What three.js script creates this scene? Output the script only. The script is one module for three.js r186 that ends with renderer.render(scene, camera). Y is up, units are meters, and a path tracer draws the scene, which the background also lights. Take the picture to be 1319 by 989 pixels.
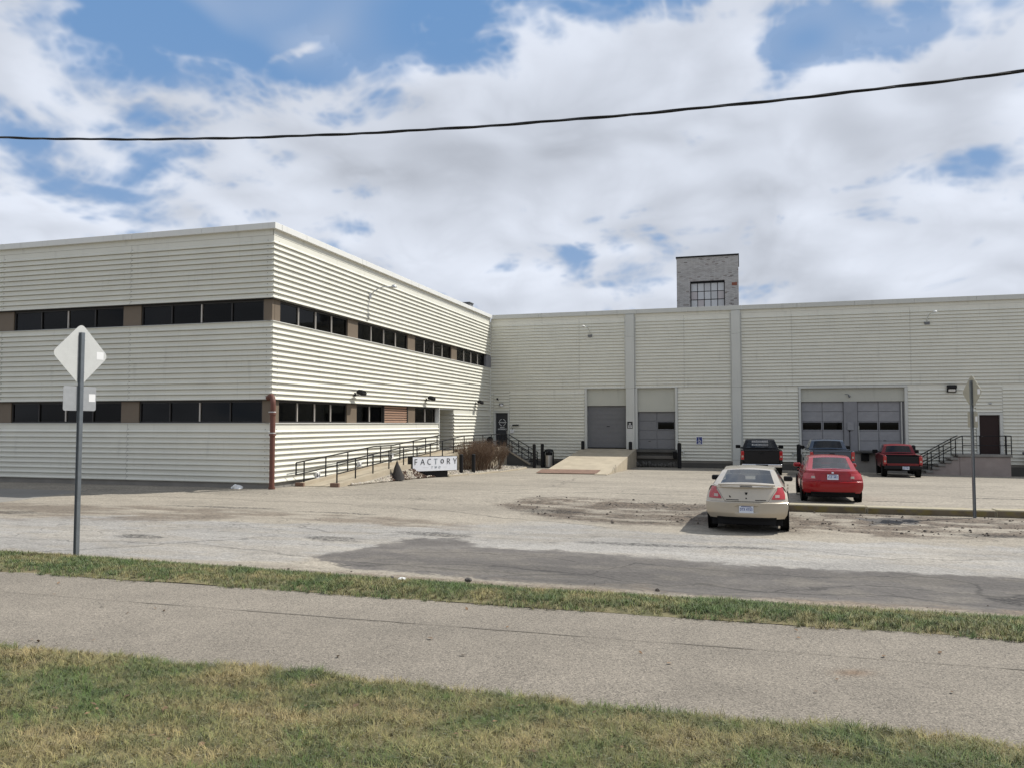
import * as THREE from 'three';
import { RoundedBoxGeometry } from 'three/addons/geometries/RoundedBoxGeometry.js';
import { TextGeometry } from 'three/addons/geometries/TextGeometry.js';
import { FontLoader } from 'three/addons/loaders/FontLoader.js';
import { mergeGeometries, mergeVertices, toCreasedNormals } from 'three/addons/utils/BufferGeometryUtils.js';

// ---------- camera, sky, sun, exposure ----------
const scene = new THREE.Scene();
const camera = new THREE.PerspectiveCamera(52.0, 1024 / 767, 0.1, 3000);
camera.position.set(16.07, 2.75, 50);
{
  const yaw = 16.26 * Math.PI / 180, pitch = 2.83 * Math.PI / 180;
  camera.lookAt(16.07 - Math.sin(yaw) * Math.cos(pitch), 2.75 + Math.sin(pitch), 50 - Math.cos(yaw) * Math.cos(pitch));
}
const renderer = new THREE.WebGLRenderer({ antialias: true });
renderer.setSize(1024, 767);
renderer.toneMapping = THREE.LinearToneMapping;
renderer.toneMappingExposure = 1.0;
renderer.shadowMap.enabled = true;
const SUN = new THREE.Vector3(0.68, 1, -0.43).normalize();
const sun = new THREE.DirectionalLight(new THREE.Color(1, 0.965, 0.90), 5);
sun.position.copy(SUN).multiplyScalar(90).add(new THREE.Vector3(10, 0, 25));
sun.target.position.set(10, 0, 25);
sun.castShadow = true;
sun.shadow.mapSize.set(4096, 4096);
Object.assign(sun.shadow.camera, { left: -45, right: 45, top: 45, bottom: -45, near: 1, far: 200 });
scene.add(sun, sun.target);

// ---------- random numbers and noise ----------
function rng(seed) { let a = seed >>> 0; return () => { a = (a + 0x6d2b79f5) >>> 0; let t = a; t = Math.imul(t ^ (t >>> 15), t | 1); t ^= t + Math.imul(t ^ (t >>> 7), t | 61); return ((t ^ (t >>> 14)) >>> 0) / 4294967296; }; }
const NT = new Float32Array(65536); { const r = rng(77); for (let i = 0; i < 65536; i++) NT[i] = r(); }
// value noise on a 256 lattice; per = period in cells (for tiles), 256 otherwise
function vn(x, y, per = 256, s = 0) {
  const xi = Math.floor(x), yi = Math.floor(y); let fx = x - xi, fy = y - yi;
  fx = fx * fx * (3 - 2 * fx); fy = fy * fy * (3 - 2 * fy);
  let x0, x1, y0, y1;
  if (per === 256) { x0 = xi & 255; x1 = (xi + 1) & 255; y0 = yi & 255; y1 = (yi + 1) & 255; }
  else { x0 = ((xi % per) + per) % per; x1 = (x0 + 1) % per; y0 = ((yi % per) + per) % per; y1 = (y0 + 1) % per; }
  const o = s * 7919;
  const a = NT[(y0 * 256 + x0 + o) & 65535], b = NT[(y0 * 256 + x1 + o) & 65535], c = NT[(y1 * 256 + x0 + o) & 65535], d = NT[(y1 * 256 + x1 + o) & 65535];
  return a + (b - a) * fx + (c - a) * fy + (a - b - c + d) * fx * fy;
}
function fbm(x, y, oct = 4, s = 0, per = 256) { let v = 0, a = 0.5, n = 0; for (let i = 0; i < oct; i++) { v += a * vn(x, y, per, s + i); n += a; a *= 0.5; x *= 2; y *= 2; per = Math.min(256, per * 2); } return v / n; }
const clamp = (v, a = 0, b = 1) => Math.min(b, Math.max(a, v));
const sst = (a, b, v) => { const t = clamp((v - a) / (b - a)); return t * t * (3 - 2 * t); };
const lerp = (a, b, t) => a + (b - a) * t;

// ---------- the sky: blue air with broken cumulus, one deck all the way round ----------
{
  const W = 4096, H = 2048, data = new Float32Array(W * H * 4), fy = 16.26 * Math.PI / 180, D = 180 / Math.PI;
  // openings and thick places in the deck: degrees right of the view axis, elevation, radii, strength
  const spots = [[-19, 26, 9, 4.2, -0.34], [-9, 29, 6.5, 4.5, -0.36], [-29, 25, 3.5, 3, -0.16], [-34, 18, 6.5, 2.4, -0.26], [-34, 28, 5, 3.6, 0.2], [-24, 32, 6, 3, 0.3], [-15.5, 25.5, 2.2, 1.6, 0.2], [-7, 27, 2.2, 2, 0.15], [3.5, 31, 4, 2.6, -0.3], [13.5, 29.5, 3, 2.6, -0.24],
    [20.5, 25.5, 3.2, 3.2, -0.3], [28, 24.5, 6.5, 2.0, -0.28], [17, 13.6, 6, 1.6, -0.16], [31, 15.5, 5, 1.8, -0.22], [-22, 19, 10, 4, 0.16], [8, 25, 7, 5, 0.2], [24, 20, 9, 2.6, 0.2], [0, 17, 14, 5, 0.16], [26, 30, 9, 3, 0.2], [-3, 22, 5, 4, 0.12], [24, 12, 10, 2, 0.1]];
  const vn3 = (x, y, z, o) => {
    const xi = Math.floor(x), yi = Math.floor(y), zi = Math.floor(z); let fx = x - xi, fy2 = y - yi, fz = z - zi; fx = fx * fx * (3 - 2 * fx); fy2 = fy2 * fy2 * (3 - 2 * fy2); fz = fz * fz * (3 - 2 * fz);
    const h = (a, b, c) => NT[(Math.imul(a, 73856093) ^ Math.imul(b, 19349663) ^ Math.imul(c + o * 131, 83492791)) >>> 7 & 65535];
    const k = (c) => { const p = h(xi, yi, c), q = h(xi + 1, yi, c), u = h(xi, yi + 1, c), v = h(xi + 1, yi + 1, c); return p + (q - p) * fx + (u - p) * fy2 + (p - q - u + v) * fx * fy2; };
    const a = k(zi), b = k(zi + 1); return a + (b - a) * fz;
  };
  const dens = (x, y, z) => {
    const w = vn3(x * 1.7, y * 1.7, z * 1.7, 9) - 0.5, w2 = vn3(x * 1.7 + 5, y * 1.7, z * 1.7, 10) - 0.5; x += w * 0.35; y += w2 * 0.35; z += w * 0.3;
    const base = vn3(x, y, z, 1) * 0.55 + vn3(x * 2.1, y * 2.1, z * 2.1, 2) * 0.28 + vn3(x * 4.3, y * 4.3, z * 4.3, 3) * 0.17;
    let b = 0, a = 0.5, f = 3.1; for (let o = 0; o < 4; o++) { b += a * Math.abs(2 * vn3(x * f, y * f, z * f, 20 + o) - 1); a *= 0.55; f *= 2.13; }
    return [base * 0.74 + (0.62 - b) * 0.35 + 0.085, base];
  };
  const low = (x, y, z) => { const w = vn3(x * 1.7, y * 1.7, z * 1.7, 9) - 0.5, w2 = vn3(x * 1.7 + 5, y * 1.7, z * 1.7, 10) - 0.5; x += w * 0.35; y += w2 * 0.35; z += w * 0.3; return vn3(x, y, z, 1) * 0.55 + vn3(x * 2.1, y * 2.1, z * 2.1, 2) * 0.28 + vn3(x * 4.3, y * 4.3, z * 4.3, 3) * 0.17; };
  const skyAt = (az, el, out) => {
    const sy = Math.sin(el), cy = Math.cos(el), dx = Math.cos(az) * cy, dz = Math.sin(az) * cy, e = Math.max(0, sy), hz = Math.pow(1 - e, 5);
    let r = lerp(0.15, 0.50, hz), g = lerp(0.305, 0.60, hz), b = lerp(0.575, 0.75, hz);
    const glow = Math.pow(Math.max(0, dx * SUN.x + sy * SUN.y + dz * SUN.z), 6) * 0.12; r += glow; g += glow; b += glow * 0.9;
    const sc = 4.6 / (0.55 + 0.9 * e), px = dx * sc + 40, py = sy * sc * 1.9 + 7, pz = dz * sc + 60;
    const rel = Math.atan2(Math.sin(az + Math.PI / 2 + fy), Math.cos(az + Math.PI / 2 + fy)) * D, eld = el * D;
    let cov = 0.055 + 0.06 * hz;
    if (Math.abs(rel) < 60 && eld < 50) for (const [sa, se, ra, re, st] of spots) { const q = ((rel - sa) / ra) ** 2 + ((eld - se) / re) ** 2; if (q < 6) cov += (st > 0 ? 0.6 : 0.85) * st * Math.exp(-q); }
    const [d0, b0] = dens(px, py, pz), t = d0 + cov - 0.5;
    const alpha = sst(-0.12, 0.095, t) ** 1.2, thick = sst(0.05, 0.36, t), veil = 0.42 * sst(0.36, 0.70, b0 + 0.12 * (vn3(px * 2.3, py * 2.3, pz * 2.3, 51) - 0.5));
    let lum = 0.68; if (alpha > 0.003) { const d1 = low(px + SUN.x * 0.13, py + 0.26, pz + SUN.z * 0.13), lit = clamp((b0 - d1) * 0.95 + (d0 - b0 - 0.04) * 0.28, -0.14, 0.16), lump = vn3(px * 1.3, py * 1.6, pz * 1.3, 40) - 0.5; lum = clamp(lerp(0.77, 0.635, thick) + lit * 0.9 + lump * 0.08, 0.48, 0.9); }
    const A = Math.max(veil, alpha * 0.93);
    out[0] = lerp(r, lum * 0.93, A); out[1] = lerp(g, lum * 0.98, A); out[2] = lerp(b, lum * 1.085, A);
  };
  const S = 4, cw = W / S, c0 = [0, 0, 0], rows = [], az0 = (i) => (i / W - 0.5) * 2 * Math.PI, el0 = (j) => (j / H - 0.5) * Math.PI;
  const coarse = (J) => rows[J] ??= (() => { const a = new Float32Array((cw + 1) * 3), o = [0, 0, 0]; for (let I = 0; I <= cw; I++) { skyAt(az0(I % cw * S), Math.max(0, el0(J * S)), o); a.set(o, I * 3); } return a; })();
  for (let j = 0; j < H; j++) {
    const el = el0(j + 0.5);
    for (let i = 0; i < W; i++) {
      const k = (j * W + i) * 4; data[k + 3] = 1;
      if (el < 0) { data[k] = 0.24; data[k + 1] = 0.225; data[k + 2] = 0.20; continue; }
      const az = az0(i + 0.5), rel = Math.atan2(Math.sin(az + Math.PI / 2 + fy), Math.cos(az + Math.PI / 2 + fy)) * D;
      if (Math.abs(rel) < 42 && el * D < 36) { skyAt(az, el, c0); data[k] = c0[0]; data[k + 1] = c0[1]; data[k + 2] = c0[2]; continue; }
      const J = Math.floor(j / S), I = Math.floor(i / S), a = coarse(J), b = coarse(J + 1), fx = (i - I * S) / S, f2 = (j - J * S) / S;
      for (let c = 0; c < 3; c++) data[k + c] = lerp(lerp(a[I * 3 + c], a[I * 3 + 3 + c], fx), lerp(b[I * 3 + c], b[I * 3 + 3 + c], fx), f2);
    }
  }
  const t = new THREE.DataTexture(data, W, H, THREE.RGBAFormat, THREE.FloatType);
  t.mapping = THREE.EquirectangularReflectionMapping; t.magFilter = t.minFilter = THREE.LinearFilter; t.needsUpdate = true;
  scene.background = t; scene.environment = t;
}
// ---------- textures and materials ----------
const lin2s = (v) => v <= 0.0031308 ? v * 12.92 : 1.055 * Math.pow(v, 1 / 2.4) - 0.055;
function makeTex(w, h, fn, { metres = null, srgb = true } = {}) {   // fn(u, v) -> [r, g, b] linear (colour) or grey value
  const data = new Uint8Array(w * h * 4);
  for (let j = 0; j < h; j++) for (let i = 0; i < w; i++) {
    const c = fn((i + 0.5) / w, (j + 0.5) / h), k = (j * w + i) * 4;
    if (typeof c === 'number') data[k] = data[k + 1] = data[k + 2] = clamp(c) * 255;
    else { data[k] = lin2s(clamp(c[0])) * 255; data[k + 1] = lin2s(clamp(c[1])) * 255; data[k + 2] = lin2s(clamp(c[2])) * 255; }
    data[k + 3] = 255;
  }
  const t = new THREE.DataTexture(data, w, h, THREE.RGBAFormat);
  t.wrapS = t.wrapT = THREE.RepeatWrapping; t.magFilter = THREE.LinearFilter; t.minFilter = THREE.LinearMipmapLinearFilter; t.generateMipmaps = true;
  if (srgb) t.colorSpace = THREE.SRGBColorSpace;
  if (metres) t.repeat.set(1 / metres[0], 1 / metres[1]);
  t.needsUpdate = true; return t;
}
// a tile of mottled tone round 1, used as colour map under a material's own colour
const mottle = (amp, seed, size, n = 256, stretch = 1, grain = 0.05) => makeTex(n, n, (u, v) => {
  const t = 0.92 + amp * (fbm(u * 8, v * 8 * stretch, 4, seed, 8) - 0.5) * 2 + grain * (vn(u * 128, v * 128, 128, seed + 5) - 0.5) * 2; return [t, t, t];
}, { metres: [size, size] });
const M = {};
const std = (name, c, rough = 0.8, extra = {}) => (M[name] = new THREE.MeshStandardMaterial({ color: new THREE.Color().setRGB(...c), roughness: rough, ...extra }));
const phys = (name, c, rough, extra = {}) => (M[name] = new THREE.MeshPhysicalMaterial({ color: new THREE.Color().setRGB(...c), roughness: rough, ...extra }));
const paintTile = makeTex(512, 512, (u, v) => {
  const streak = vn(u * 64, v * 3, 64, 41) * 0.6 + vn(u * 128, v * 4, 128, 42) * 0.4;
  const t = 0.95 + 0.05 * (fbm(u * 6, v * 6, 4, 43, 6) - 0.5) * 2 - 0.10 * sst(0.55, 0.9, streak) * sst(0.4, 0.75, fbm(u * 5, v * 5, 3, 45, 5)) + 0.02 * (vn(u * 200, v * 200, 200, 44) - 0.5);
  return [t, t * 0.997, t * 0.985];
}, { metres: [5, 5] });
std('cladding', [0.71, 0.70, 0.62], 0.5, { map: paintTile });
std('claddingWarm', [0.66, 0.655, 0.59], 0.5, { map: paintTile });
std('coping', [0.74, 0.74, 0.71], 0.45, { map: paintTile });
std('trim', [0.56, 0.565, 0.53], 0.55, { map: paintTile });
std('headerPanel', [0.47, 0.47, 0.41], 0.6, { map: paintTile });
std('pier', [0.16, 0.122, 0.084], 0.6, { map: mottle(0.06, 50, 2) });
std('aluminium', [0.50, 0.46, 0.41], 0.45, { metalness: 0.3 });
std('darkFrame', [0.025, 0.022, 0.02], 0.5);
std('woodSlat', [0.42, 0.265, 0.185], 0.75, { map: mottle(0.12, 52, 1, 256, 6) });
const glassy = (name, tint, spec = 0.8) => phys(name, tint, 0.03, { transmission: 1, thickness: 0, ior: 1.52, specularIntensity: spec });
glassy('glass', [0.26, 0.24, 0.21], 0.3); glassy('glassB', [0.18, 0.175, 0.16], 0.38); glassy('glassC', [0.40, 0.37, 0.33], 0.26);
glassy('carGlass', [0.36, 0.40, 0.41], 1); M.carGlass.ior = 1.85;
glassy('truckGlass', [0.20, 0.21, 0.22]);
std('interior', [0.10, 0.085, 0.07], 0.9);
std('interiorTan', [0.30, 0.17, 0.08], 0.8);
std('blind', [0.24, 0.23, 0.21], 0.8);
const concTile = makeTex(512, 512, (u, v) => {
  const t = 0.9 + 0.16 * (fbm(u * 6, v * 6, 5, 61, 6) - 0.5) * 2 + 0.10 * (vn(u * 170, v * 170, 170, 62) - 0.5), s = sst(0.6, 0.8, fbm(u * 4, v * 4, 4, 66, 4)) * 0.12;
  return [t - s, t - s * 1.1, t - s * 1.25];
}, { metres: [3, 3] });
const concBump = makeTex(256, 256, (u, v) => 0.5 + 0.5 * (fbm(u * 16, v * 16, 4, 63, 16) - 0.5) + 0.3 * (vn(u * 100, v * 100, 100, 64) - 0.5), { metres: [1.5, 1.5], srgb: false });
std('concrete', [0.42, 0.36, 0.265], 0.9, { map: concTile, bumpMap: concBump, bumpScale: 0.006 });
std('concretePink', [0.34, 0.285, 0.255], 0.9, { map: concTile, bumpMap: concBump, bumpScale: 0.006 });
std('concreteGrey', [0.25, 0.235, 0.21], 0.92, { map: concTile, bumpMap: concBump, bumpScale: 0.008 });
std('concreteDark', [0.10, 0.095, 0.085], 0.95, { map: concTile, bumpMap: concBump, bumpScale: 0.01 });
std('kerbShadedFace', [0.17, 0.14, 0.085], 0.95, { map: makeTex(512, 128, (u, v) => { const t = 0.95 + 0.4 * (fbm(u * 14, v * 4, 4, 69, 2) - 0.5) * 2, y = sst(0.5, 0.62, fbm(u * 8, v * 2, 3, 68, 2)); return [t * lerp(0.8, 1.05, y), t * lerp(0.78, 0.98, y), t * lerp(0.85, 0.6, y)]; }, { metres: [5, 1] }), bumpMap: concBump, bumpScale: 0.01 });  // dirt and yellow paint, darkened further to carry the front's shade in colour
std('kerb', [0.34, 0.30, 0.215], 0.92, { map: makeTex(512, 128, (u, v) => { const t = 0.95 + 0.25 * (fbm(u * 12, v * 3, 4, 67, 4) - 0.5) * 2, y = sst(0.56, 0.7, fbm(u * 9, v * 2, 3, 68, 3)); return [t, t * (1 - 0.03 * y), t * (1 - 0.42 * y)]; }, { metres: [4, 1] }), bumpMap: concBump, bumpScale: 0.01 });
phys('blackSteel', [0.011, 0.011, 0.012], 0.55, { specularIntensity: 0.5 });
phys('blackPaint', [0.012, 0.012, 0.013], 0.7, { specularIntensity: 0.5 });
phys('rubber', [0.014, 0.0135, 0.013], 0.9, { specularIntensity: 0.3 });
std('rustPlate', [0.205, 0.125, 0.088], 0.85, { map: mottle(0.4, 70, 1.6, 256, 1, 0.2) });
std('rustPipe', [0.135, 0.05, 0.033], 0.65, { map: mottle(0.2, 72, 0.8, 256, 1, 0.06) });
std('doorGrey', [0.185, 0.185, 0.19], 0.6, { map: mottle(0.07, 74, 1.6) });
std('dockGrey', [0.27, 0.27, 0.28], 0.6, { map: mottle(0.10, 75, 1.6) });
std('postGrey', [0.23, 0.23, 0.24], 0.7, { map: mottle(0.1, 76, 1.4) });
std('blackDoor', [0.018, 0.02, 0.026], 0.45);
phys('brownDoor', [0.022, 0.0095, 0.008], 0.55, { specularIntensity: 0.6 });
std('white', [0.75, 0.75, 0.74], 0.5);
std('signFace', [0.82, 0.83, 0.86], 0.4);
std('ink', [0.015, 0.015, 0.016], 0.6);
std('inkGrey', [0.22, 0.26, 0.28], 0.6);
std('inkFaint', [0.55, 0.54, 0.52], 0.6);
std('signBlue', [0.02, 0.035, 0.17], 0.5);
std('galvanised', [0.46, 0.47, 0.47], 0.42, { metalness: 0.55, map: mottle(0.08, 78, 0.5) });
std('postSteel', [0.20, 0.22, 0.235], 0.4, { metalness: 0.6, map: mottle(0.10, 79, 0.5) });
std('signBack', [0.60, 0.605, 0.58], 0.5, { metalness: 0.15, map: mottle(0.05, 80, 0.8) });
std('signBackDull', [0.42, 0.40, 0.31], 0.55, { metalness: 0.1, map: mottle(0.08, 81, 0.8) });
std('roofing', [0.12, 0.12, 0.115], 0.95);
std('soil', [0.12, 0.085, 0.055], 1);
std('bark', [0.10, 0.076, 0.055], 0.95, { vertexColors: true });
std('stone', [0.50, 0.47, 0.42], 0.95);
std('darkStone', [0.035, 0.032, 0.03], 0.95, { map: mottle(0.3, 86, 0.5, 256, 1, 0.2) });
std('boulder', [0.085, 0.077, 0.07], 0.95, { map: mottle(0.25, 84, 0.6, 256, 1, 0.15) });
std('mulch', [0.075, 0.045, 0.032], 1);
std('steelCan', [0.48, 0.47, 0.44], 0.38, { metalness: 0.75 });
std('meterGrey', [0.13, 0.135, 0.14], 0.6);
std('lens', [0.62, 0.60, 0.55], 0.35);
std('brick', [0.50, 0.485, 0.47], 0.92, {
  map: makeTex(1024, 1024, (u, v) => {      // 4 m tile: courses of 67 mm, too far away to tell apart
    const row = Math.floor(v * 60), bx = u * 18 + (row % 2) * 0.5, col = Math.floor(bx), fx = bx - col, fv = v * 60 - row;
    const joint = fx < 0.045 || fv < 0.15, h = NT[(row * 131 + (col % 18) * 17) & 65535], h2 = NT[(row * 57 + (col % 18) * 29 + 999) & 65535];
    let c = 0.78 + 0.34 * h + 0.1 * (fbm(u * 40, v * 40, 3, 85, 40) - 0.5); if (joint) c *= 0.5;
    const chip = h2 > 0.95 && !joint;
    return chip ? [c * 0.52, c * 0.47, c * 0.45] : [c, c * 0.985, c * 0.97];
  }, { metres: [4, 4] }),
  bumpMap: makeTex(1024, 1024, (u, v) => { const row = Math.floor(v * 60), bx = u * 18 + (row % 2) * 0.5, fx = bx - Math.floor(bx), fv = v * 60 - row; return fx < 0.045 || fv < 0.15 ? 0.1 : 0.85; }, { metres: [4, 4], srgb: false }), bumpScale: 0.012 });
std('brickRed', [0.24, 0.09, 0.06], 0.95);
std('paneA', [0.50, 0.50, 0.50], 0.35); std('paneB', [0.57, 0.575, 0.575], 0.3); std('paneC', [0.49, 0.45, 0.445], 0.4);
const carPaint = (name, c, r = 0.32, metal = 0) => phys(name, c, r, { metalness: metal, clearcoat: 1, clearcoatRoughness: 0.04 });
carPaint('beigePaint', [0.44, 0.385, 0.30], 0.38, 0.35);
phys('redPaint', [0.27, 0.006, 0.010], 0.3, { clearcoat: 0.6, clearcoatRoughness: 0.04, specularIntensity: 0.4 });
phys('blackCarPaint', [0.008, 0.008, 0.009], 0.25, { specularIntensity: 0.55 });
carPaint('bluePaint', [0.035, 0.05, 0.075], 0.35, 0.3);
phys('darkRedPaint', [0.16, 0.009, 0.012], 0.35, { clearcoat: 0.5, clearcoatRoughness: 0.05, specularIntensity: 0.4 });
phys('tailRed', [0.36, 0.007, 0.01], 0.12, { clearcoat: 1, clearcoatRoughness: 0.03 });
phys('tailClear', [0.38, 0.30, 0.25], 0.12, { clearcoat: 1, clearcoatRoughness: 0.03 });
std('plate', [0.62, 0.66, 0.72], 0.4);
std('plateBlue', [0.02, 0.04, 0.2], 0.4);
phys('plastic', [0.009, 0.009, 0.0095], 0.7, { specularIntensity: 0.35 });
std('seat', [0.16, 0.155, 0.145], 0.9);
std('seatLight', [0.36, 0.35, 0.33], 0.9);
std('chrome', [0.65, 0.65, 0.66], 0.18, { metalness: 0.9 });
std('rim', [0.30, 0.30, 0.31], 0.35, { metalness: 0.7 });
std('cable', [0.014, 0.014, 0.015], 0.6);
std('litterWhite', [0.72, 0.72, 0.70], 0.8);
std('leaf', [0.17, 0.105, 0.058], 0.9, { side: THREE.DoubleSide });

// ---------- building blocks ----------
const names = {};
function numbered(n) { const k = names[n] = (names[n] ?? -1) + 1; return k ? n + '_' + String(k).padStart(3, '0') : n; }
const shade = (o) => { o.castShadow = o.receiveShadow = true; return o; };
function boxUV(g) {          // uv in metres, seen along the axis that each face points along most
  if (g.index) g = g.toNonIndexed();
  const p = g.attributes.position, n = g.attributes.normal, uv = new Float32Array(p.count * 2);
  for (let i = 0; i < p.count; i += 3) {
    const ax = Math.abs(n.getX(i) + n.getX(i + 1) + n.getX(i + 2)), ay = Math.abs(n.getY(i) + n.getY(i + 1) + n.getY(i + 2)), az = Math.abs(n.getZ(i) + n.getZ(i + 1) + n.getZ(i + 2));
    for (let k = i; k < i + 3; k++) {
      const x = p.getX(k), y = p.getY(k), z = p.getZ(k);
      if (ay >= ax && ay >= az) { uv[2 * k] = x; uv[2 * k + 1] = z; } else if (ax >= az) { uv[2 * k] = z; uv[2 * k + 1] = y; } else { uv[2 * k] = x; uv[2 * k + 1] = y; }
    }
  }
  g.setAttribute('uv', new THREE.BufferAttribute(uv, 2)); return g;
}
const bare = (g) => { if (g.index) g = g.toNonIndexed(); for (const k of Object.keys(g.attributes)) if (!['position', 'normal', 'uv'].includes(k)) g.deleteAttribute(k); g.morphAttributes = {}; return g; };
const B = (x0, x1, y0, y1, z0, z1) => { const g = new THREE.BoxGeometry(Math.abs(x1 - x0), Math.abs(y1 - y0), Math.abs(z1 - z0)); g.translate((x0 + x1) / 2, (y0 + y1) / 2, (z0 + z1) / 2); return g; };
const RB = (x0, x1, y0, y1, z0, z1, r = 0.012, seg = 1) => { const w = Math.abs(x1 - x0), h = Math.abs(y1 - y0), d = Math.abs(z1 - z0); const g = new RoundedBoxGeometry(w, h, d, seg, Math.min(r, w * 0.45, h * 0.45, d * 0.45)); g.translate((x0 + x1) / 2, (y0 + y1) / 2, (z0 + z1) / 2); return g; };
const V = (x, y, z) => new THREE.Vector3(x, y, z);
function bar(a, b, r = 0.02, sides = 6) {           // a round bar from a to b
  const d = b.clone().sub(a), g = new THREE.CylinderGeometry(r, r, d.length(), sides);
  g.applyQuaternion(new THREE.Quaternion().setFromUnitVectors(V(0, 1, 0), d.clone().normalize())); g.translate((a.x + b.x) / 2, (a.y + b.y) / 2, (a.z + b.z) / 2); return g;
}
function tube(pts, r, seg = 24, sides = 6) { return new THREE.TubeGeometry(new THREE.CatmullRomCurve3(pts), seg, r, sides); }
function prism(pts, z0, z1) {                       // polygon in (x, y), extruded along z
  const s = new THREE.Shape(pts.map(([x, y]) => new THREE.Vector2(x, y))); const g = new THREE.ExtrudeGeometry(s, { depth: z1 - z0, bevelEnabled: false }); g.translate(0, 0, z0); return g;
}
const join = (list) => list.length === 1 ? bare(list[0]) : mergeGeometries(list.map((g) => bare(g)));
function obj(name, geos, material, parent = scene, uvs = true) {
  let g = join(Array.isArray(geos) ? geos : [geos]); if (uvs) g = boxUV(g);
  const m = shade(new THREE.Mesh(g, material)); m.name = parent === scene ? numbered(name) : name; parent.add(m); return m;
}
function thing(name, label, category, [x, y, z] = [0, 0, 0], turn = 0, group) {
  const o = new THREE.Group(); o.name = numbered(name); scene.add(o); o.position.set(x, y, z); o.rotation.y = turn;
  o.userData = { label, category }; if (group) o.userData.group = group; return o;
}
function tag(o, label, category, group) { o.userData.label = label; o.userData.category = category; if (group) o.userData.group = group; return o; }
function struct(name, geos, material, uvs = true) { const o = obj(name, geos, material, scene, uvs); o.userData.kind = 'structure'; return o; }
// ---------- ground ----------
const vergeEdge = (x) => 39.1 + 0.55 * sst(4, 14, x) + 0.16 * (fbm(x * 0.9, 3.3, 3, 90) - 0.5);
function ground(x, z) {
  let y;
  if (z < 26) y = 0.017 * z - 0.012 * Math.max(0, Math.min(x, 34) - 14) * clamp((14 - z) / 14);
  else if (z < 28) y = lerp(0.442, 0.36, sst(26, 28, z));
  else if (z < 31) y = lerp(0.36, 0.31, sst(28, 31, z));
  else if (z < 38) y = lerp(0.31, 0.37, (z - 31) / 7);
  else if (z < 39.6) y = lerp(0.37, 0.48, sst(38, 39.6, z));
  else if (z < 40.7) y = lerp(0.48, 0.55, (z - 39.6) / 1.1);
  else if (z < 44.0) y = 0.55;
  else y = 0.55 + 0.085 * Math.min(z - 44.0, 8);
  if (z < 0) y = 0;
  return y;
}
const bumpy = (x, z) => 0.03 * (fbm(x * 0.35 + 40, z * 0.35 + 40, 3, 91) - 0.5);
const gy = (x, z) => ground(x, z) + (z < 39 && z > 0 ? bumpy(x, z) * sst(0, 3, z) * (1 - sst(37.5, 39, z)) : 0);
function sheet(x0, x1, z0, z1, nx, nz, hy, edge0 = null) {        // a grid over x, z; uv 0..1
  const pos = [], uv = [], idx = [];
  for (let j = 0; j <= nz; j++) for (let i = 0; i <= nx; i++) {
    const x = lerp(x0, x1, i / nx), za = edge0 ? edge0(x) : z0, z = lerp(za, z1, j / nz);
    pos.push(x, hy(x, z), z); uv.push(i / nx, j / nz);
  }
  for (let j = 0; j < nz; j++) for (let i = 0; i < nx; i++) { const a = j * (nx + 1) + i, b = a + 1, c = a + nx + 1, d = c + 1; idx.push(a, c, b, b, c, d); }
  const g = new THREE.BufferGeometry(); g.setAttribute('position', new THREE.Float32BufferAttribute(pos, 3)); g.setAttribute('uv', new THREE.Float32BufferAttribute(uv, 2)); g.setIndex(idx); g.computeVertexNormals(); return g;
}
// tone of the paving: what lies where (metres). Patches, dust, cracks, potholes.
function inPoly(poly, x, z) { let s = false; for (let i = 0, j = poly.length - 1; i < poly.length; j = i++) { const [xi, zi] = poly[i], [xj, zj] = poly[j]; if ((zi > z) !== (zj > z) && x < (xj - xi) * (z - zi) / (zj - zi) + xi) s = !s; } return s; }
function polyDist(poly, x, z) {          // signed: positive inside
  let m = 1e9; for (let i = 0, j = poly.length - 1; i < poly.length; j = i++) { const [ax, az] = poly[j], [bx, bz] = poly[i], ex = bx - ax, ez = bz - az; let t = ((x - ax) * ex + (z - az) * ez) / (ex * ex + ez * ez); t = clamp(t); m = Math.min(m, (x - ax - ex * t) ** 2 + (z - az - ez * t) ** 2); }
  return (inPoly(poly, x, z) ? 1 : -1) * Math.sqrt(m);
}
const P_DARK = [[8.7, 37.1], [9.22, 35.4], [9.3, 34.6], [10.4, 34.2], [10.97, 35.29], [13.3, 35.4], [15.3, 35.8], [17.8, 35.9], [20.2, 36.0], [36, 36.2], [36, 39.4], [19.4, 39.2], [16.5, 39.1], [14.35, 38.9], [11.95, 38.6], [10.2, 38.2], [9.2, 37.8]];
const P_LIGHT = [[-30, 34.2], [-2, 34.2], [0.1, 33.0], [4.6, 33.2], [8.3, 32.6], [11.2, 31.0], [15.1, 32.3], [16.7, 32.5], [21.3, 32.2], [36, 32.2], [36, 36.3], [20.2, 36.3], [15.3, 36.1], [10.97, 35.5], [9.2, 36.5], [8.7, 38.0], [7.4, 38.1], [2.7, 38.5], [-30, 38.6]];
const P_DIRT = [[9.0, 27.9], [9.9, 25.6], [12.5, 26.0], [15.5, 26.6], [17.0, 28.2], [16.4, 30.6], [13.2, 30.9], [11.2, 30.2]];
const P_DIRT2 = [[17.1, 27.5], [36, 27.5], [36, 31.3], [21.7, 31.0], [19.1, 31.6], [16.9, 31.1]];
const P_BROWN = [[-30, 30.8], [-5.8, 31.0], [-0.4, 30.5], [5.6, 30.9], [9.6, 31.6], [10.2, 33.4], [6.5, 32.8], [4.5, 32.2], [2.4, 33.7], [-1.7, 34.4], [-30, 34.5]];
const P_TAR = [[18.8, 28.6], [20.2, 28.2], [20.05, 29.1], [19.4, 28.95], [18.8, 29.5]];
const PATCHES = [[P_DARK, 0.10, 1], [P_LIGHT, 0.35, 2]];
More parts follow.
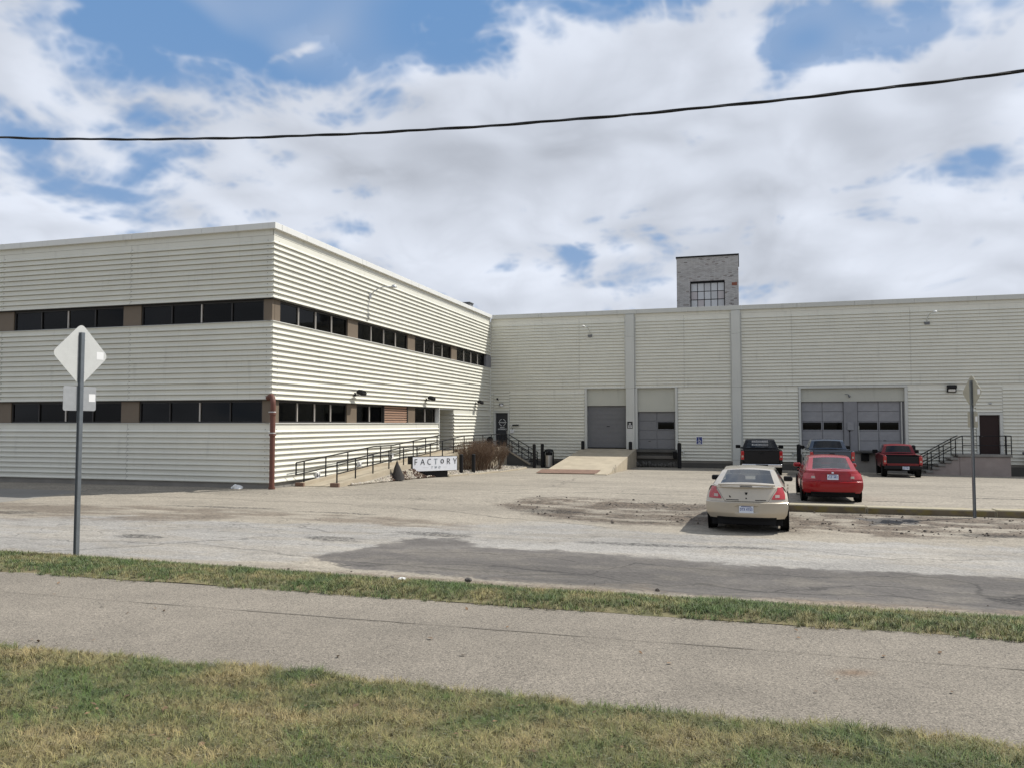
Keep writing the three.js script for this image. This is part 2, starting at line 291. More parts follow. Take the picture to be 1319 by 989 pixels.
const boxOf = (p) => [Math.min(...p.map((q) => q[0])) - 1, Math.max(...p.map((q) => q[0])) + 1, Math.min(...p.map((q) => q[1])) - 1, Math.max(...p.map((q) => q[1])) + 1];
for (const p of [P_DARK, P_LIGHT, P_DIRT, P_DIRT2, P_BROWN, P_TAR]) p.box = boxOf(p);
const pd = (p, x, z) => x < p.box[0] || x > p.box[1] || z < p.box[2] || z > p.box[3] ? -2 : polyDist(p, x, z);
const holes = [[9.6, 33.9, 0.8, 0.3], [14.1, 34.2, 1.3, 0.18], [15.9, 34.0, 0.7, 0.14], [-3.2, 33.2, 1.0, 0.3], [3.6, 36.1, 0.5, 0.3], [7.8, 35.2, 0.5, 0.35], [11.0, 29.0, 0.8, 0.35], [21.2, 30.6, 0.6, 0.3], [1.5, 30.3, 1.6, 0.12], [5.5, 30.7, 1.2, 0.1], [20.3, 24.2, 0.8, 0.2], [24.0, 21.8, 1.2, 0.2], [19.6, 37.8, 0.35, 0.3], [13.1, 23.5, 2.2, 0.09]];
const tracks = [[[-6, 12], [3, 13.5], [9, 12.4], [18, 13.6], [34, 12.8]], [[-2, 21.5], [6, 20.2], [14, 21.8], [20, 20.6], [33, 21.6]], [[3, 18.5], [7.5, 16.2], [12, 17.0]], [[8, 24.8], [9.2, 20.5], [8.6, 14]], [[17, 26], [20, 18], [26, 15]], [[1.5, 27.6], [7, 25.5], [11.5, 23.2]], [[13, 8], [20, 9.4], [33, 8.2]], [[-14, 28.7], [0, 28.4], [7, 29.2], [13, 31.6]], [[9.5, 38.0], [12, 37.3], [13.6, 37.6], [14.6, 38.4]], [[13.6, 37.6], [14.4, 36.4], [17, 36.9], [19, 36.3]], [[15.6, 38.5], [18, 37.4], [24, 37.8]], [[12.2, 38.5], [12.9, 37.9], [13.6, 37.6]], [[14.6, 38.4], [15.3, 37.9], [16.4, 38.2], [17.6, 38.0], [19.5, 38.5]], [[10.0, 36.4], [11.6, 36.0], [13.2, 36.5]], [[18.2, 36.0], [19.4, 36.8], [19.2, 37.8]], [[9.8, 37.6], [11.4, 37.9], [12.9, 37.9]], [[6.0, 33.6], [7.4, 34.2], [8.8, 33.7]], [[16.8, 33.6], [18.6, 34.6], [20.4, 34.2]], [[-2, 36.5], [2, 37.2], [5.5, 36.6], [8.6, 37.4]], [[3.5, 38.3], [5, 36.8], [6.4, 35.3]]];
const segs = []; for (const t of tracks) for (let i = 1; i < t.length; i++) segs.push([...t[i - 1], ...t[i], 0.5 + NT[i * 77 + segs.length]]);
function paving(x, z) {       // [r, g, b, height 0..1]
  const wx = (fbm(x * 1.1, z * 1.1, 3, 101) - 0.5), wz = (fbm(x * 1.1 + 50, z * 1.1, 3, 102) - 0.5), fx = fbm(x * 5, z * 5, 3, 103) - 0.5;
  const X = x + wx * 0.9 + fx * 0.3, Z = z + wz * 0.9 + fx * 0.4;
  const big = fbm(x * 0.22, z * 0.45, 4, 104), mid = fbm(x * 1.6, z * 2.4, 4, 105), streak = fbm(x * 0.35, z * 3.2, 4, 106), grit = NT[(Math.floor(x * 61) * 131 + Math.floor(z * 61) * 7177) & 65535], grit2 = vn(x * 23, z * 23, 256, 107);
  const sp0 = vn(x * 9, z * 12, 256, 115); let r = 0.262, g = 0.232, b = 0.186, h = 0.5;
  let t = 1 + 0.30 * (big - 0.5) * 2 * 0.7 + 0.22 * (mid - 0.5) + 0.30 * (streak - 0.5);
  let rough = 0.16;
  const dl = pd(P_LIGHT, X, Z), la = dl < -0.25 ? 0 : sst(-0.25, 0.3, dl) * (0.55 + 0.45 * sst(0.32, 0.6, fbm(x * 0.9, z * 2.2, 4, 110)));
  r = lerp(r, 0.258, la); g = lerp(g, 0.244, la); b = lerp(b, 0.222, la);
  const db = pd(P_BROWN, X, Z), ba = db < -0.2 ? 0 : sst(-0.2, 0.5, db) * sst(0.3, 0.6, fbm(x * 0.8 + 7, z * 2.6, 4, 111)) * 0.8;
  r = lerp(r, 0.155, ba); g = lerp(g, 0.125, ba); b = lerp(b, 0.094, ba);
  const dd = Math.max(pd(P_DIRT, X, Z), pd(P_DIRT2, X, Z)), da = dd < -0.4 ? 0 : sst(-0.4, 0.5, dd) * sst(0.25, 0.6, fbm(x * 1.3 + 3, z * 2.6, 5, 112));
  r = lerp(r, 0.115, da); g = lerp(g, 0.09, da); b = lerp(b, 0.066, da); rough += da * 0.25; if (da) h -= da * 0.15 * fbm(x * 4, z * 4, 3, 113);
  const dk = pd(P_DARK, x + wx * 0.7 + fx * 0.5, z + wz * 0.5 + fx * 0.34 + 0.14 * (grit2 - 0.5)), ka = sst(-0.10, 0.16, dk + 0.12 * (sp0 - 0.5)) * (0.78 + 0.22 * sst(0.3, 0.6, mid));
  if (ka > 0) { const worn = sst(0.5, 0.7, fbm(x * 0.5, z * 3, 4, 114)) * 0.3; r = lerp(r, lerp(0.090, 0.15, worn), ka); g = lerp(g, lerp(0.081, 0.136, worn), ka); b = lerp(b, lerp(0.073, 0.12, worn), ka); rough = lerp(rough, 0.09, ka); }
  const tr = pd(P_TAR, X, Z); if (tr > -0.1) { const a = sst(-0.08, 0.08, tr) * 0.9; r = lerp(r, 0.075, a); g = lerp(g, 0.07, a); b = lerp(b, 0.066, a); }
  // earth washed over the edge by the verge
  const ve = sst(38.45, 39.3, z + wz * 1.1 + fx * 1.0) * (0.55 + 0.45 * sst(0.35, 0.6, mid)); r = lerp(r, 0.165, ve * 0.8); g = lerp(g, 0.128, ve * 0.8); b = lerp(b, 0.09, ve * 0.8); rough += ve * 0.2;
  // potholes
  for (const [hx, hz, rx, rz] of holes) { const q = ((x + wx * 0.7 - hx) / rx) ** 2 + ((z + wz * 0.35 + fx * 0.12 - hz) / rz) ** 2; if (q < 2.6) { const a = sst(1.7, 0.3, q * (0.25 + 1.5 * fbm(x * 2.2 + hx, z * 5, 3, 117))) * (0.25 + 1.1 * sst(0.35, 0.7, grit2)); t *= 1 - 0.7 * clamp(a); h -= 0.35 * a; rough += 0.2 * a; } }
  // cracks: a few long ones and a fine net
  let cr = 0; const cx = x + wx * 0.55 + fx * 0.16, cz = z + wz * 0.55 + fx * 0.16;
  for (const [ax, az, bx, bz, wgt] of segs) { if (z < Math.min(az, bz) - 1 || z > Math.max(az, bz) + 1 || x < Math.min(ax, bx) - 1 || x > Math.max(ax, bx) + 1) continue; const ex = bx - ax, ez = bz - az, q = clamp(((cx - ax) * ex + (cz - az) * ez) / (ex * ex + ez * ez)), d = Math.hypot(cx - ax - ex * q, cz - az - ez * q); cr = Math.max(cr, sst(0.045 * wgt + 0.015, 0.008, d) * (0.4 + 0.5 * mid)); }
  const net = Math.abs(fbm(cx * 0.55, cz * 0.8, 4, 120) - 0.5), netA = net > 0.009 ? 0 : sst(0.009, 0.002, net) * sst(0.45, 0.65, fbm(x * 0.25, z * 0.25, 2, 121));
  const net2 = Math.abs(fbm(cx * 1.3 + 20, cz * 1.9, 3, 122) - 0.5), net2A = net2 > 0.014 ? 0 : sst(0.014, 0.003, net2) * sst(0.52, 0.66, fbm(x * 0.3 + 9, z * 0.5, 3, 123)) * 0.8;
  cr = Math.max(cr, netA * 0.6, net2A * 0.6);
  t *= 1 - 0.62 * cr; h -= 0.4 * cr;
  const sp = vn(x * 34, z * 34, 256, 108); t *= 1 + rough * 1.6 * (grit - 0.5) * 2 + 0.26 * (grit2 - 0.5) + (0.16 + rough * 0.5) * (sp - 0.5); const crumb = sst(0.66, 0.8, vn(x * 11, z * 14, 256, 109)) * (da * 0.75 + ba * 0.5 + ve * 0.4 + 0.06); t *= 1 - 0.6 * clamp(crumb);
  h += (grit2 - 0.5) * 0.3 + (grit - 0.5) * 0.2;
  return [r * t, g * t, b * t, h];
}
function pavingMaps(x0, x1, z0, z1, w, h) {
  const hd = new Uint8Array(w * h * 4);
  const map = makeTex(w, h, (u, v) => { const c = paving(lerp(x0, x1, u), lerp(z0, z1, v)), i = Math.min(w - 1, Math.floor(u * w)), j = Math.min(h - 1, Math.floor(v * h)), k = (j * w + i) * 4; hd[k] = hd[k + 1] = hd[k + 2] = clamp(c[3]) * 255; hd[k + 3] = 255; return c; });
  const bump = new THREE.DataTexture(hd, w, h, THREE.RGBAFormat); bump.magFilter = THREE.LinearFilter; bump.minFilter = THREE.LinearMipmapLinearFilter; bump.generateMipmaps = true; bump.needsUpdate = true;
  map.wrapS = map.wrapT = THREE.ClampToEdgeWrapping;
  return new THREE.MeshStandardMaterial({ map, bumpMap: bump, bumpScale: 0.02, roughness: 0.94 });
}
M.lot = pavingMaps(-22, 38, 0, 27.5, 1664, 680);
M.road = pavingMaps(-6, 30, 27.5, 39.8, 2048, 768);
struct('ground', [sheet(-400, 400, -300, 300, 40, 40, (x, z) => -0.35)], std('farGround', [0.16, 0.14, 0.10], 1), false);
struct('parking_lot', [sheet(-22, 38, 0, 27.5, 120, 60, gy)], M.lot, false);
struct('road', [sheet(-6, 30, 27.5, 39.8, 110, 40, gy)], M.road, false);
// the same old asphalt goes on past the ends of the road in view
const dull = std('roadFar', [0.24, 0.225, 0.2], 0.95, { map: mottle(0.12, 125, 6, 512) });
struct('road_beyond', [sheet(-120, -6, 27.5, 39.8, 40, 14, gy), sheet(30, 140, 27.5, 39.8, 40, 14, gy), sheet(-120, -22, 0, 27.5, 30, 10, gy), sheet(38, 140, 0, 27.5, 30, 10, gy)], dull);
// path of worn asphalt with pale chippings
const pathTile = (n) => { const hd = new Float32Array(n * n / 2); return [makeTex(n, n / 2, (u, v) => {
  const c1 = NT[(Math.floor(u * n / 3) * 193 + Math.floor(v * n / 6) * 7919) & 65535], c2 = NT[(Math.floor(u * n) * 71 + Math.floor(v * n / 2) * 4391) & 65535], m = fbm(u * 14, v * 7, 4, 131, 7), f = vn(u * 512, v * 288, 256, 132);
  let t = 0.9 + 0.26 * (m - 0.5) + 0.42 * (c2 - 0.5) + 0.50 * (f - 0.5); if (c1 > 0.8) t += 0.5 * (c1 - 0.8) / 0.2; if (c1 < 0.2) t -= 0.34;
  return [0.232 * t, 0.203 * t, 0.163 * t];
}, { metres: null })]; };
{
  const [pm] = pathTile(2048); pm.repeat.set(9, 1);
  const pb = makeTex(1024, 512, (u, v) => 0.5 + 0.5 * (vn(u * 250, v * 125, 125, 133) - 0.5) + 0.3 * (NT[(Math.floor(u * 1024) * 71 + Math.floor(v * 512) * 4391) & 65535] - 0.5), { srgb: false }); pb.repeat.set(9, 1);
  M.path = new THREE.MeshStandardMaterial({ map: pm, bumpMap: pb, bumpScale: 0.006, roughness: 0.93, vertexColors: true });
  const g = sheet(-12, 42, 40.7, 44.05, 540, 60, (x, z) => 0.562 + 0.006 * (fbm(x * 0.8, z * 0.8, 2, 134) - 0.5));
  const p = g.attributes.position, col = [];
  for (let i = 0; i < p.count; i++) {     // large tones, a stain and worn patches of the path itself
    const x = p.getX(i), z = p.getZ(i), st = Math.exp(-(((x - 17.05 + (z - 42.3) * 0.6) / 0.13) ** 2) - ((z - 42.42) / 0.10) ** 2) * 0.7;
    let t = 0.93 + 0.28 * (fbm(x * 0.5, z * 0.9, 4, 135) - 0.5) + 0.14 * (fbm(x * 2.5, z * 2.5, 3, 136) - 0.5);
    col.push(t * (1 - 0.25 * st), t * (1 - 0.5 * st), t * (1 - 0.68 * st));
  }
  g.setAttribute('color', new THREE.Float32BufferAttribute(col, 3));
  const m = shade(new THREE.Mesh(g, M.path)); m.name = 'path'; m.userData.kind = 'structure'; scene.add(m);
  // sealed joint along the middle of the path, worn away in places
  const pts = [], w = [], idx = [], pos = []; let n = 0;
  for (let x = -11; x < 41; x += 0.06) {
    const wob = 41.93 + 0.05 * (fbm(x * 0.8, 1, 3, 137) - 0.5) + 0.012 * (vn(x * 9, 2, 256, 138) - 0.5), keep = fbm(x * 1.4, 5, 4, 139), hw = 0.0065 * sst(0.42, 0.66, keep) + 0.0032;
    pos.push(x, 0.5685, wob - hw, x, 0.5685, wob + hw); if (n) idx.push(2 * n - 2, 2 * n - 1, 2 * n, 2 * n, 2 * n - 1, 2 * n + 1); n++;
  }
  const jg = new THREE.BufferGeometry(); jg.setAttribute('position', new THREE.Float32BufferAttribute(pos, 3)); jg.setIndex(idx); jg.computeVertexNormals();
  struct('path_joint', [jg], std('tar', [0.15, 0.132, 0.108], 0.95));
}
// soil under the grass
const soilTile = makeTex(512, 512, (u, v) => { const t = 0.6 + 0.8 * fbm(u * 12, v * 12, 4, 141, 12) + 0.3 * (vn(u * 150, v * 150, 150, 142) - 0.5), s = fbm(u * 5, v * 5, 3, 143, 5); return [0.16 * t * lerp(0.8, 1.15, s), 0.135 * t, 0.068 * t]; }, { metres: [2.5, 2.5] });
M.turf = new THREE.MeshStandardMaterial({ map: soilTile, roughness: 1 });
const metricUV = (g) => { const p = g.attributes.position, uv = g.attributes.uv; for (let i = 0; i < p.count; i++) uv.setXY(i, p.getX(i), p.getZ(i)); return g; };
const pathEdge = (x) => 43.86 + 0.11 * (fbm(x * 1.6, 7, 4, 144) - 0.5) * 2;
const vergeIn = (x) => 40.84 + 0.05 * (fbm(x * 1.8, 9, 3, 145) - 0.5) * 2;
struct('lawn', [metricUV(sheet(-60, 90, 43.72, 60, 600, 40, (x, z) => ground(x, z) + 0.018 + 0.03 * (fbm(x * 1.5, z * 1.5, 3, 146) - 0.5) * sst(44.0, 44.5, z), pathEdge))], M.turf, false);
{
  const pos = [], uv = [], idx = [], nx = 700, nz = 12;
  for (let j = 0; j <= nz; j++) for (let i = 0; i <= nx; i++) { const x = lerp(-60, 90, i / nx), z = lerp(vergeEdge(x), vergeIn(x), j / nz), e = Math.min(j, nz - j) / nz; pos.push(x, Math.max(ground(x, z), gy(x, z)) + 0.016 + 0.05 * sst(0, 0.25, e) + 0.02 * (fbm(x * 2, z * 2, 2, 147) - 0.5), z); uv.push(x, z); }
  for (let j = 0; j < nz; j++) for (let i = 0; i < nx; i++) { const a = j * (nx + 1) + i, b = a + 1, c = a + nx + 1, d = c + 1; idx.push(a, c, b, b, c, d); }
  const g = new THREE.BufferGeometry(); g.setAttribute('position', new THREE.Float32BufferAttribute(pos, 3)); g.setAttribute('uv', new THREE.Float32BufferAttribute(uv, 2)); g.setIndex(idx); g.computeVertexNormals();
  struct('verge', [g], M.turf, false);
}
// ---------- cladding ----------
const PITCH = 0.198, RIB = 0.056;
const PROFILE = [[0, 0], [0, -0.6], [0.12, -0.6], [0.145, 1], [0.28, 1], [0.56, 0]];      // from the bottom of a rib: groove, underside, nose, sloping top, flat
// a folded steel sheet: o = lower corner, u = direction along, n = outward; m0, m1 = mitre at its ends
function ribSheet(o, u, n, len, h, m0 = 0, m1 = 0, lift = 0) {
  const pts = [[0, 0]]; const ribs = Math.floor(h / PITCH + 1e-6);
  for (let k = 0; k < ribs; k++) for (const [f, w] of PROFILE) { const v = (k + f) * PITCH; if (v > 1e-6 || w) pts.push([v, w * RIB]); }
  pts.push([h, 0]);
  const pos = [], uv = [], nor = [];
  const at = (l, v, w) => V(o.x + u.x * l + n.x * (w + lift), o.y + v, o.z + u.z * l + n.z * (w + lift));
  for (let i = 0; i + 1 < pts.length; i++) {
    const [v0, w0] = pts[i], [v1, w1] = pts[i + 1]; if (v1 - v0 < 1e-5 && Math.abs(w1 - w0) < 1e-5) continue;
    const a = at(-m0 * w0, v0, w0), b = at(len + m1 * w0, v0, w0), c = at(len + m1 * w1, v1, w1), d = at(-m0 * w1, v1, w1);
    const ny = -(w1 - w0), nh = v1 - v0, q = Math.hypot(ny, nh), N = V(n.x * nh / q, -(w1 - w0) / q, n.z * nh / q);
    for (const [p, s, t] of [[a, 0, v0], [b, len, v0], [c, len, v1], [a, 0, v0], [c, len, v1], [d, 0, v1]]) { pos.push(p.x, p.y, p.z); nor.push(N.x, N.y, N.z); uv.push(s + o.x * 0.37 + o.z * 0.61, t + o.y); }
  }
  const g = new THREE.BufferGeometry(); g.setAttribute('position', new THREE.Float32BufferAttribute(pos, 3)); g.setAttribute('normal', new THREE.Float32BufferAttribute(nor, 3)); g.setAttribute('uv', new THREE.Float32BufferAttribute(uv, 2)); return g;
}
const ZP = V(0, 0, 1), XP = V(1, 0, 0), XM = V(-1, 0, 0), ZM = V(0, 0, -1);
const flip = (g) => { const p = g.attributes.position.array, a = g.attributes; for (const k of ['position', 'normal', 'uv']) { const s = k === 'uv' ? 2 : 3, arr = a[k].array; for (let i = 0; i < arr.length; i += 3 * s) for (let c = 0; c < s; c++) { const t = arr[i + s + c]; arr[i + s + c] = arr[i + 2 * s + c]; arr[i + 2 * s + c] = t; } } return g; };
let liftNo = 0;
const sheetZ = (parent, x0, x1, y0, y1, z, m0 = 0, m1 = 0) => obj('wall_panel', [ribSheet(V(x0, y0, z), XP, ZP, x1 - x0, y1 - y0, m0, m1, (liftNo++ % 2) * 0.002)], M.cladding, parent, false);
const sheetX = (parent, z0, z1, y0, y1, x, m0 = 0, m1 = 0) => obj('wall_panel', [flip(ribSheet(V(x, y0, z0), ZP, XP, z1 - z0, y1 - y0, m0, m1, (liftNo++ % 2) * 0.002))], M.cladding, parent, false);
const screwsAt = [];      // sheet screws along the laps
const screw = (x, y, z, along) => { const g = new THREE.CylinderGeometry(0.013, 0.013, 0.014, 6); if (along === 'z') g.rotateX(Math.PI / 2); else g.rotateZ(Math.PI / 2); g.translate(x, y, z); return g; };

// ---------- the office wing ----------
const T = 9.93, WL = 25.5, XL = -20;
const wing = thing('office_wing', 'two storey office building clad in ribbed cream steel with two bands of dark windows', 'building');
const bays = [[18.85, 24.9], [12.5, 18.85], [6.25, 12.5], [0, 6.25]];   // along z
{
  const rows = [[0.61, 2.74], [3.57, 6.38], [7.2, 9.50]];
  // walls behind the sheets
  obj('wall', [B(XL, -0.02, 0.3, 2.70, WL - 0.30, WL - 0.04), B(XL, -0.02, 3.6, 6.34, WL - 0.30, WL - 0.04), B(XL, -0.02, 7.24, 9.7, WL - 0.30, WL - 0.04)], M.concreteGrey, wing);
  const zr0 = 7.04, zr1 = 9.36;         // recessed doorway
  obj('wall', [B(-0.30, -0.04, 0.3, 2.70, zr1, WL - 0.31), B(-0.30, -0.04, 0.3, 3.56, 0.02, zr0 - 0.02), B(-0.30, -0.04, 3.6, 6.34, 0.02, WL - 0.31), B(-0.30, -0.04, 7.24, 9.7, 0.02, WL - 0.31)], M.concreteGrey, wing);
  obj('wall', [B(XL, -0.3, 0, 9.7, -0.3, 0.0), B(XL - 0.3, XL, 0, 9.7, 0, WL - 0.05)], M.concreteGrey, wing);
  obj('foundation', [B(XL, -0.09, -0.3, 0.60, WL - 0.34, WL - 0.06)], M.concreteDark, wing); obj('foundation', [B(-0.085, -0.06, -0.3, 0.601, 0.05, WL - 0.063)], M.concreteDark, wing);
  obj('roof', [B(XL, -0.3, 9.45, 9.65, 0.02, WL - 0.3)], M.roofing, wing);
  obj('floor', [B(XL, -0.31, 1.0, 1.2, 0.02, WL - 0.31)], M.interior, wing);
  obj('floor', [B(XL, -0.31, 4.9, 5.15, 0.02, WL - 0.31)], M.interior, wing);
  obj('interior_wall', [B(XL, -4.5, 1.2, 9.4, WL - 4.2, WL - 4.1), B(-4.5, -4.4, 1.2, 9.4, 0.1, WL - 4.2)], M.interior, wing);
  // ribbed sheets, street side
  const fx = [[-6.21, 0], [-12.45, -6.21], [-18.7, -12.45]];
  for (const [y0, y1] of rows) for (const [x0, x1] of fx) { sheetZ(wing, x0 + 0.004, x1 - (x1 ? 0.004 : 0), y0, y1, WL, 0, x1 ? 0 : 1); if (x1) for (let y = y0 + 0.14; y < y1 - 0.1; y += PITCH) screwsAt.push(screw(x1 + 0.05, y, WL + 0.006, 'z')); }
  for (const [y0, y1] of rows) for (let y = y0 + 0.14; y < y1 - 0.1; y += PITCH) { screwsAt.push(screw(-0.24, y, WL + 0.006, 'z'), screw(0.006, y, WL - 0.32, 'x')); }
  // lot side
  const zz = [[18.85, WL], [12.5, 18.85], [6.25, 12.5], [0, 6.25]];
  rows.forEach(([y0, y1], k) => { for (const [z0, z1] of zz) {
    if (k === 0 && z0 < 12) continue;
    sheetX(wing, z0 + (z0 ? 0.004 : 0), z1 - (z1 === WL ? 0 : 0.004), y0, y1, 0, 0, z1 === WL ? 1 : 0);
  } });
  sheetX(wing, zr1 + 0.06, 12.496, 0.61, 2.74, 0);
  sheetX(wing, 0, zr0, 0.61, 3.566, 0);
  // recess of the doorway
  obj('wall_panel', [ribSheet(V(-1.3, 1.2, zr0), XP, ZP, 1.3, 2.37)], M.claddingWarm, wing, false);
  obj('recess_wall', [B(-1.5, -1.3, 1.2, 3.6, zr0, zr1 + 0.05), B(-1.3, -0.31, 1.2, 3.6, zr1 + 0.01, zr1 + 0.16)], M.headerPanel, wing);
  obj('recess_ceiling', [B(-1.3, -0.01, 3.50, 3.59, zr0 + 0.05, zr1)], M.trim, wing);
  const dr = obj('door', [RB(-1.3, -1.25, 1.22, 3.3, zr0 + 0.6, zr1 - 0.6)], M.brownDoor, wing); obj('handle', [bar(V(-1.22, 2.2, zr0 + 0.75), V(-1.22, 2.2, zr0 + 0.9), 0.015)], M.chrome, dr);
  obj('jamb', [RB(-0.30, 0.055, 1.2, 3.58, zr1, zr1 + 0.055)], M.coping, wing);
  obj('corner_trim', [RB(-0.2, 0.03, 6.41, 7.19, 0.03, 0.97)], M.postGrey, wing);
  // coping and the plain strip under it
  obj('frieze', [B(-18.7, 0.0, 9.505, 9.71, WL - 0.02, WL + 0.012), B(-0.02, 0.012, 9.505, 9.71, 0.13, WL + 0.012)], M.cladding, wing);
  let k = 0;
  for (let x = 0.14; x > -19; x -= 3.12) obj('coping', [RB(Math.max(-19.6, x - 3.12) + 0.003, x - (x > 0.1 ? 0.006 : 0.003), 9.705, T, WL - 0.3, WL + 0.14 - (k++ % 2) * 0.003, 0.01)], M.coping, wing);
  for (let z = 0; z < WL - 0.4; z += 3.15) obj('coping', [RB(-0.3, 0.14 - (k++ % 2) * 0.003, 9.706, T + 0.001, Math.max(z, 0.15) + 0.003, Math.min(z + 3.15, WL - 0.303) - 0.003, 0.01)], M.coping, wing);
  // bands of windows
  const band = (y0, y1, faces) => {
    for (const [axis, a, b, n, lastGap] of faces) {
      const g = axis === 'x' ? (p0, p1, q0, q1, d0, d1) => B(p0, p1, q0, q1, WL - d1, WL - d0) : (p0, p1, q0, q1, d0, d1) => B(-d1, -d0, q0, q1, p0, p1);
      const gr = axis === 'x' ? (p0, p1, q0, q1, d0, d1) => RB(p0, p1, q0, q1, WL - d1, WL - d0, 0.006) : (p0, p1, q0, q1, d0, d1) => RB(-d1, -d0, q0, q1, p0, p1, 0.006);
      const win = obj('window', [g(a, b, y1 - 0.07, y1, 0.13, 0.22), g(a, b, y0, y0 + 0.05, 0.13, 0.22), g(a, a + 0.05, y0 + 0.05, y1 - 0.07, 0.13, 0.22), g(b - 0.05, b, y0 + 0.05, y1 - 0.07, 0.13, 0.22)], M.darkFrame, wing);
      const w = (b - a - 0.1) / n;
      for (let i = 0; i < n; i++) {
        const p0 = a + 0.05 + i * w, p1 = p0 + w;
        obj('pane', [g(p0 + (i ? 0.025 : 0), p1 - (i < n - 1 ? 0.025 : 0), y0 + 0.05, y1 - 0.07, 0.172, 0.176)], [M.glass, M.glassB, M.glassC, M.glassB][Math.floor(NT[(Math.floor(p0 * 13 + y0 * 7) * 37) & 65535] * 4)], win);
        if (i) obj('mullion', [gr(p0 - 0.025, p0 + 0.025, y0 + 0.05, y1 - 0.07, 0.12, 0.22)], axis === 'x' && i !== 2 ? M.darkFrame : M.aluminium, win);
      }
    }
  };
  const U = [6.40, 7.20], Lo = [2.76, 3.57];
  const sideU = [[19.75, 24.9], [13.44, 18.82], [7.21, 12.52], [0.98, 6.3]];
  band(...U, sideU.map(([a, b]) => ['z', a, b, 4]));
  band(...Lo, [['z', 19.75, 24.9, 4], ['z', 16.22, 18.87, 2], ['z', 9.60, 12.46, 2]]);
  const frontW = [[-5.78, -0.44], [-11.96, -6.6], [-18.2, -12.8]];
  for (const Y of [U, Lo]) band(...Y, frontW.map(([a, b]) => ['x', a, b, 4]));
  // brown piers between them
  const pierZ = (a, b, Y) => obj('pier', [RB(-0.24, -0.085, Y[0] - 0.02, Y[1] + 0.0, a, b, 0.006)], M.pier, wing);
  for (const [a, b] of [[24.9, WL - 0.25], [18.82, 19.75], [12.52, 13.44], [6.3, 7.21]]) pierZ(a + 0.002, b - 0.002, U);
  for (const [a, b] of [[24.9, WL - 0.25], [18.87, 19.75], [12.46, 13.38]]) pierZ(a + 0.002, b - 0.002, Lo);
  for (const Y of [U, Lo]) for (const [a, b] of [[-0.44, -0.085], [-6.6, -5.78], [-12.8, -11.96]]) obj('pier', [RB(a + 0.002, b - 0.002, Y[0] - 0.02, Y[1], WL - 0.24, WL - 0.085, 0.006)], M.pier, wing);
  // louvre of wooden slats
  const lv = obj('louvre', [RB(-0.2, -0.06, 2.76, 3.57, 16.12, 16.2, 0.006), RB(-0.2, -0.06, 2.76, 3.57, 13.4, 13.47, 0.006), B(-0.24, -0.2, 2.76, 3.57, 13.47, 16.12)], M.darkFrame, wing);
  for (let i = 0; i < 7; i++) { const s = RB(-0.012, 0.012, -0.04, 0.04, 13.48, 16.11, 0.005); s.rotateZ(-0.3); s.translate(-0.11, 2.82 + i * 0.115, 0); obj('slat', [s], M.woodSlat, lv); }
  // sills and heads of the bands
  for (const [y, d] of [[6.38, 0.05], [2.735, 0.05]]) {
    obj('sill', [RB(-18.7, -0.05, y, y + 0.022, WL - 0.22, WL + d, 0.004)], M.trim, wing);
    obj('sill', [RB(-0.22, d, y + 0.001, y + 0.023, y > 5 ? 0.2 : zr1 + 0.06, WL + d, 0.004)], M.coping, wing);
  }
  for (const y of [7.2, 3.567]) obj('head_flashing', [B(-18.7, -0.01, y, y + 0.014, WL - 0.22, WL + 0.03), B(-0.22, 0.03, y + 0.001, y + 0.015, y > 5 ? 0.2 : zr1 + 0.06, WL + 0.028)], M.darkFrame, wing);
  // things seen through the panes: boards, a partition and blinds
  obj('interior_board', [B(-11.6, -9.6, 1.2, 3.4, WL - 1.4, WL - 1.35)], M.interiorTan, wing); obj('interior_board', [B(-8.2, -6.8, 1.2, 3.0, WL - 1.9, WL - 1.85)], M.interiorTan, wing);
  obj('interior_board', [B(-4.6, -2.9, 1.2, 3.35, WL - 1.6, WL - 1.55)], M.concreteGrey, wing);
  const sc = obj('screws', screwsAt, M.meterGrey, wing); sc.userData.kind = 'stuff';
}
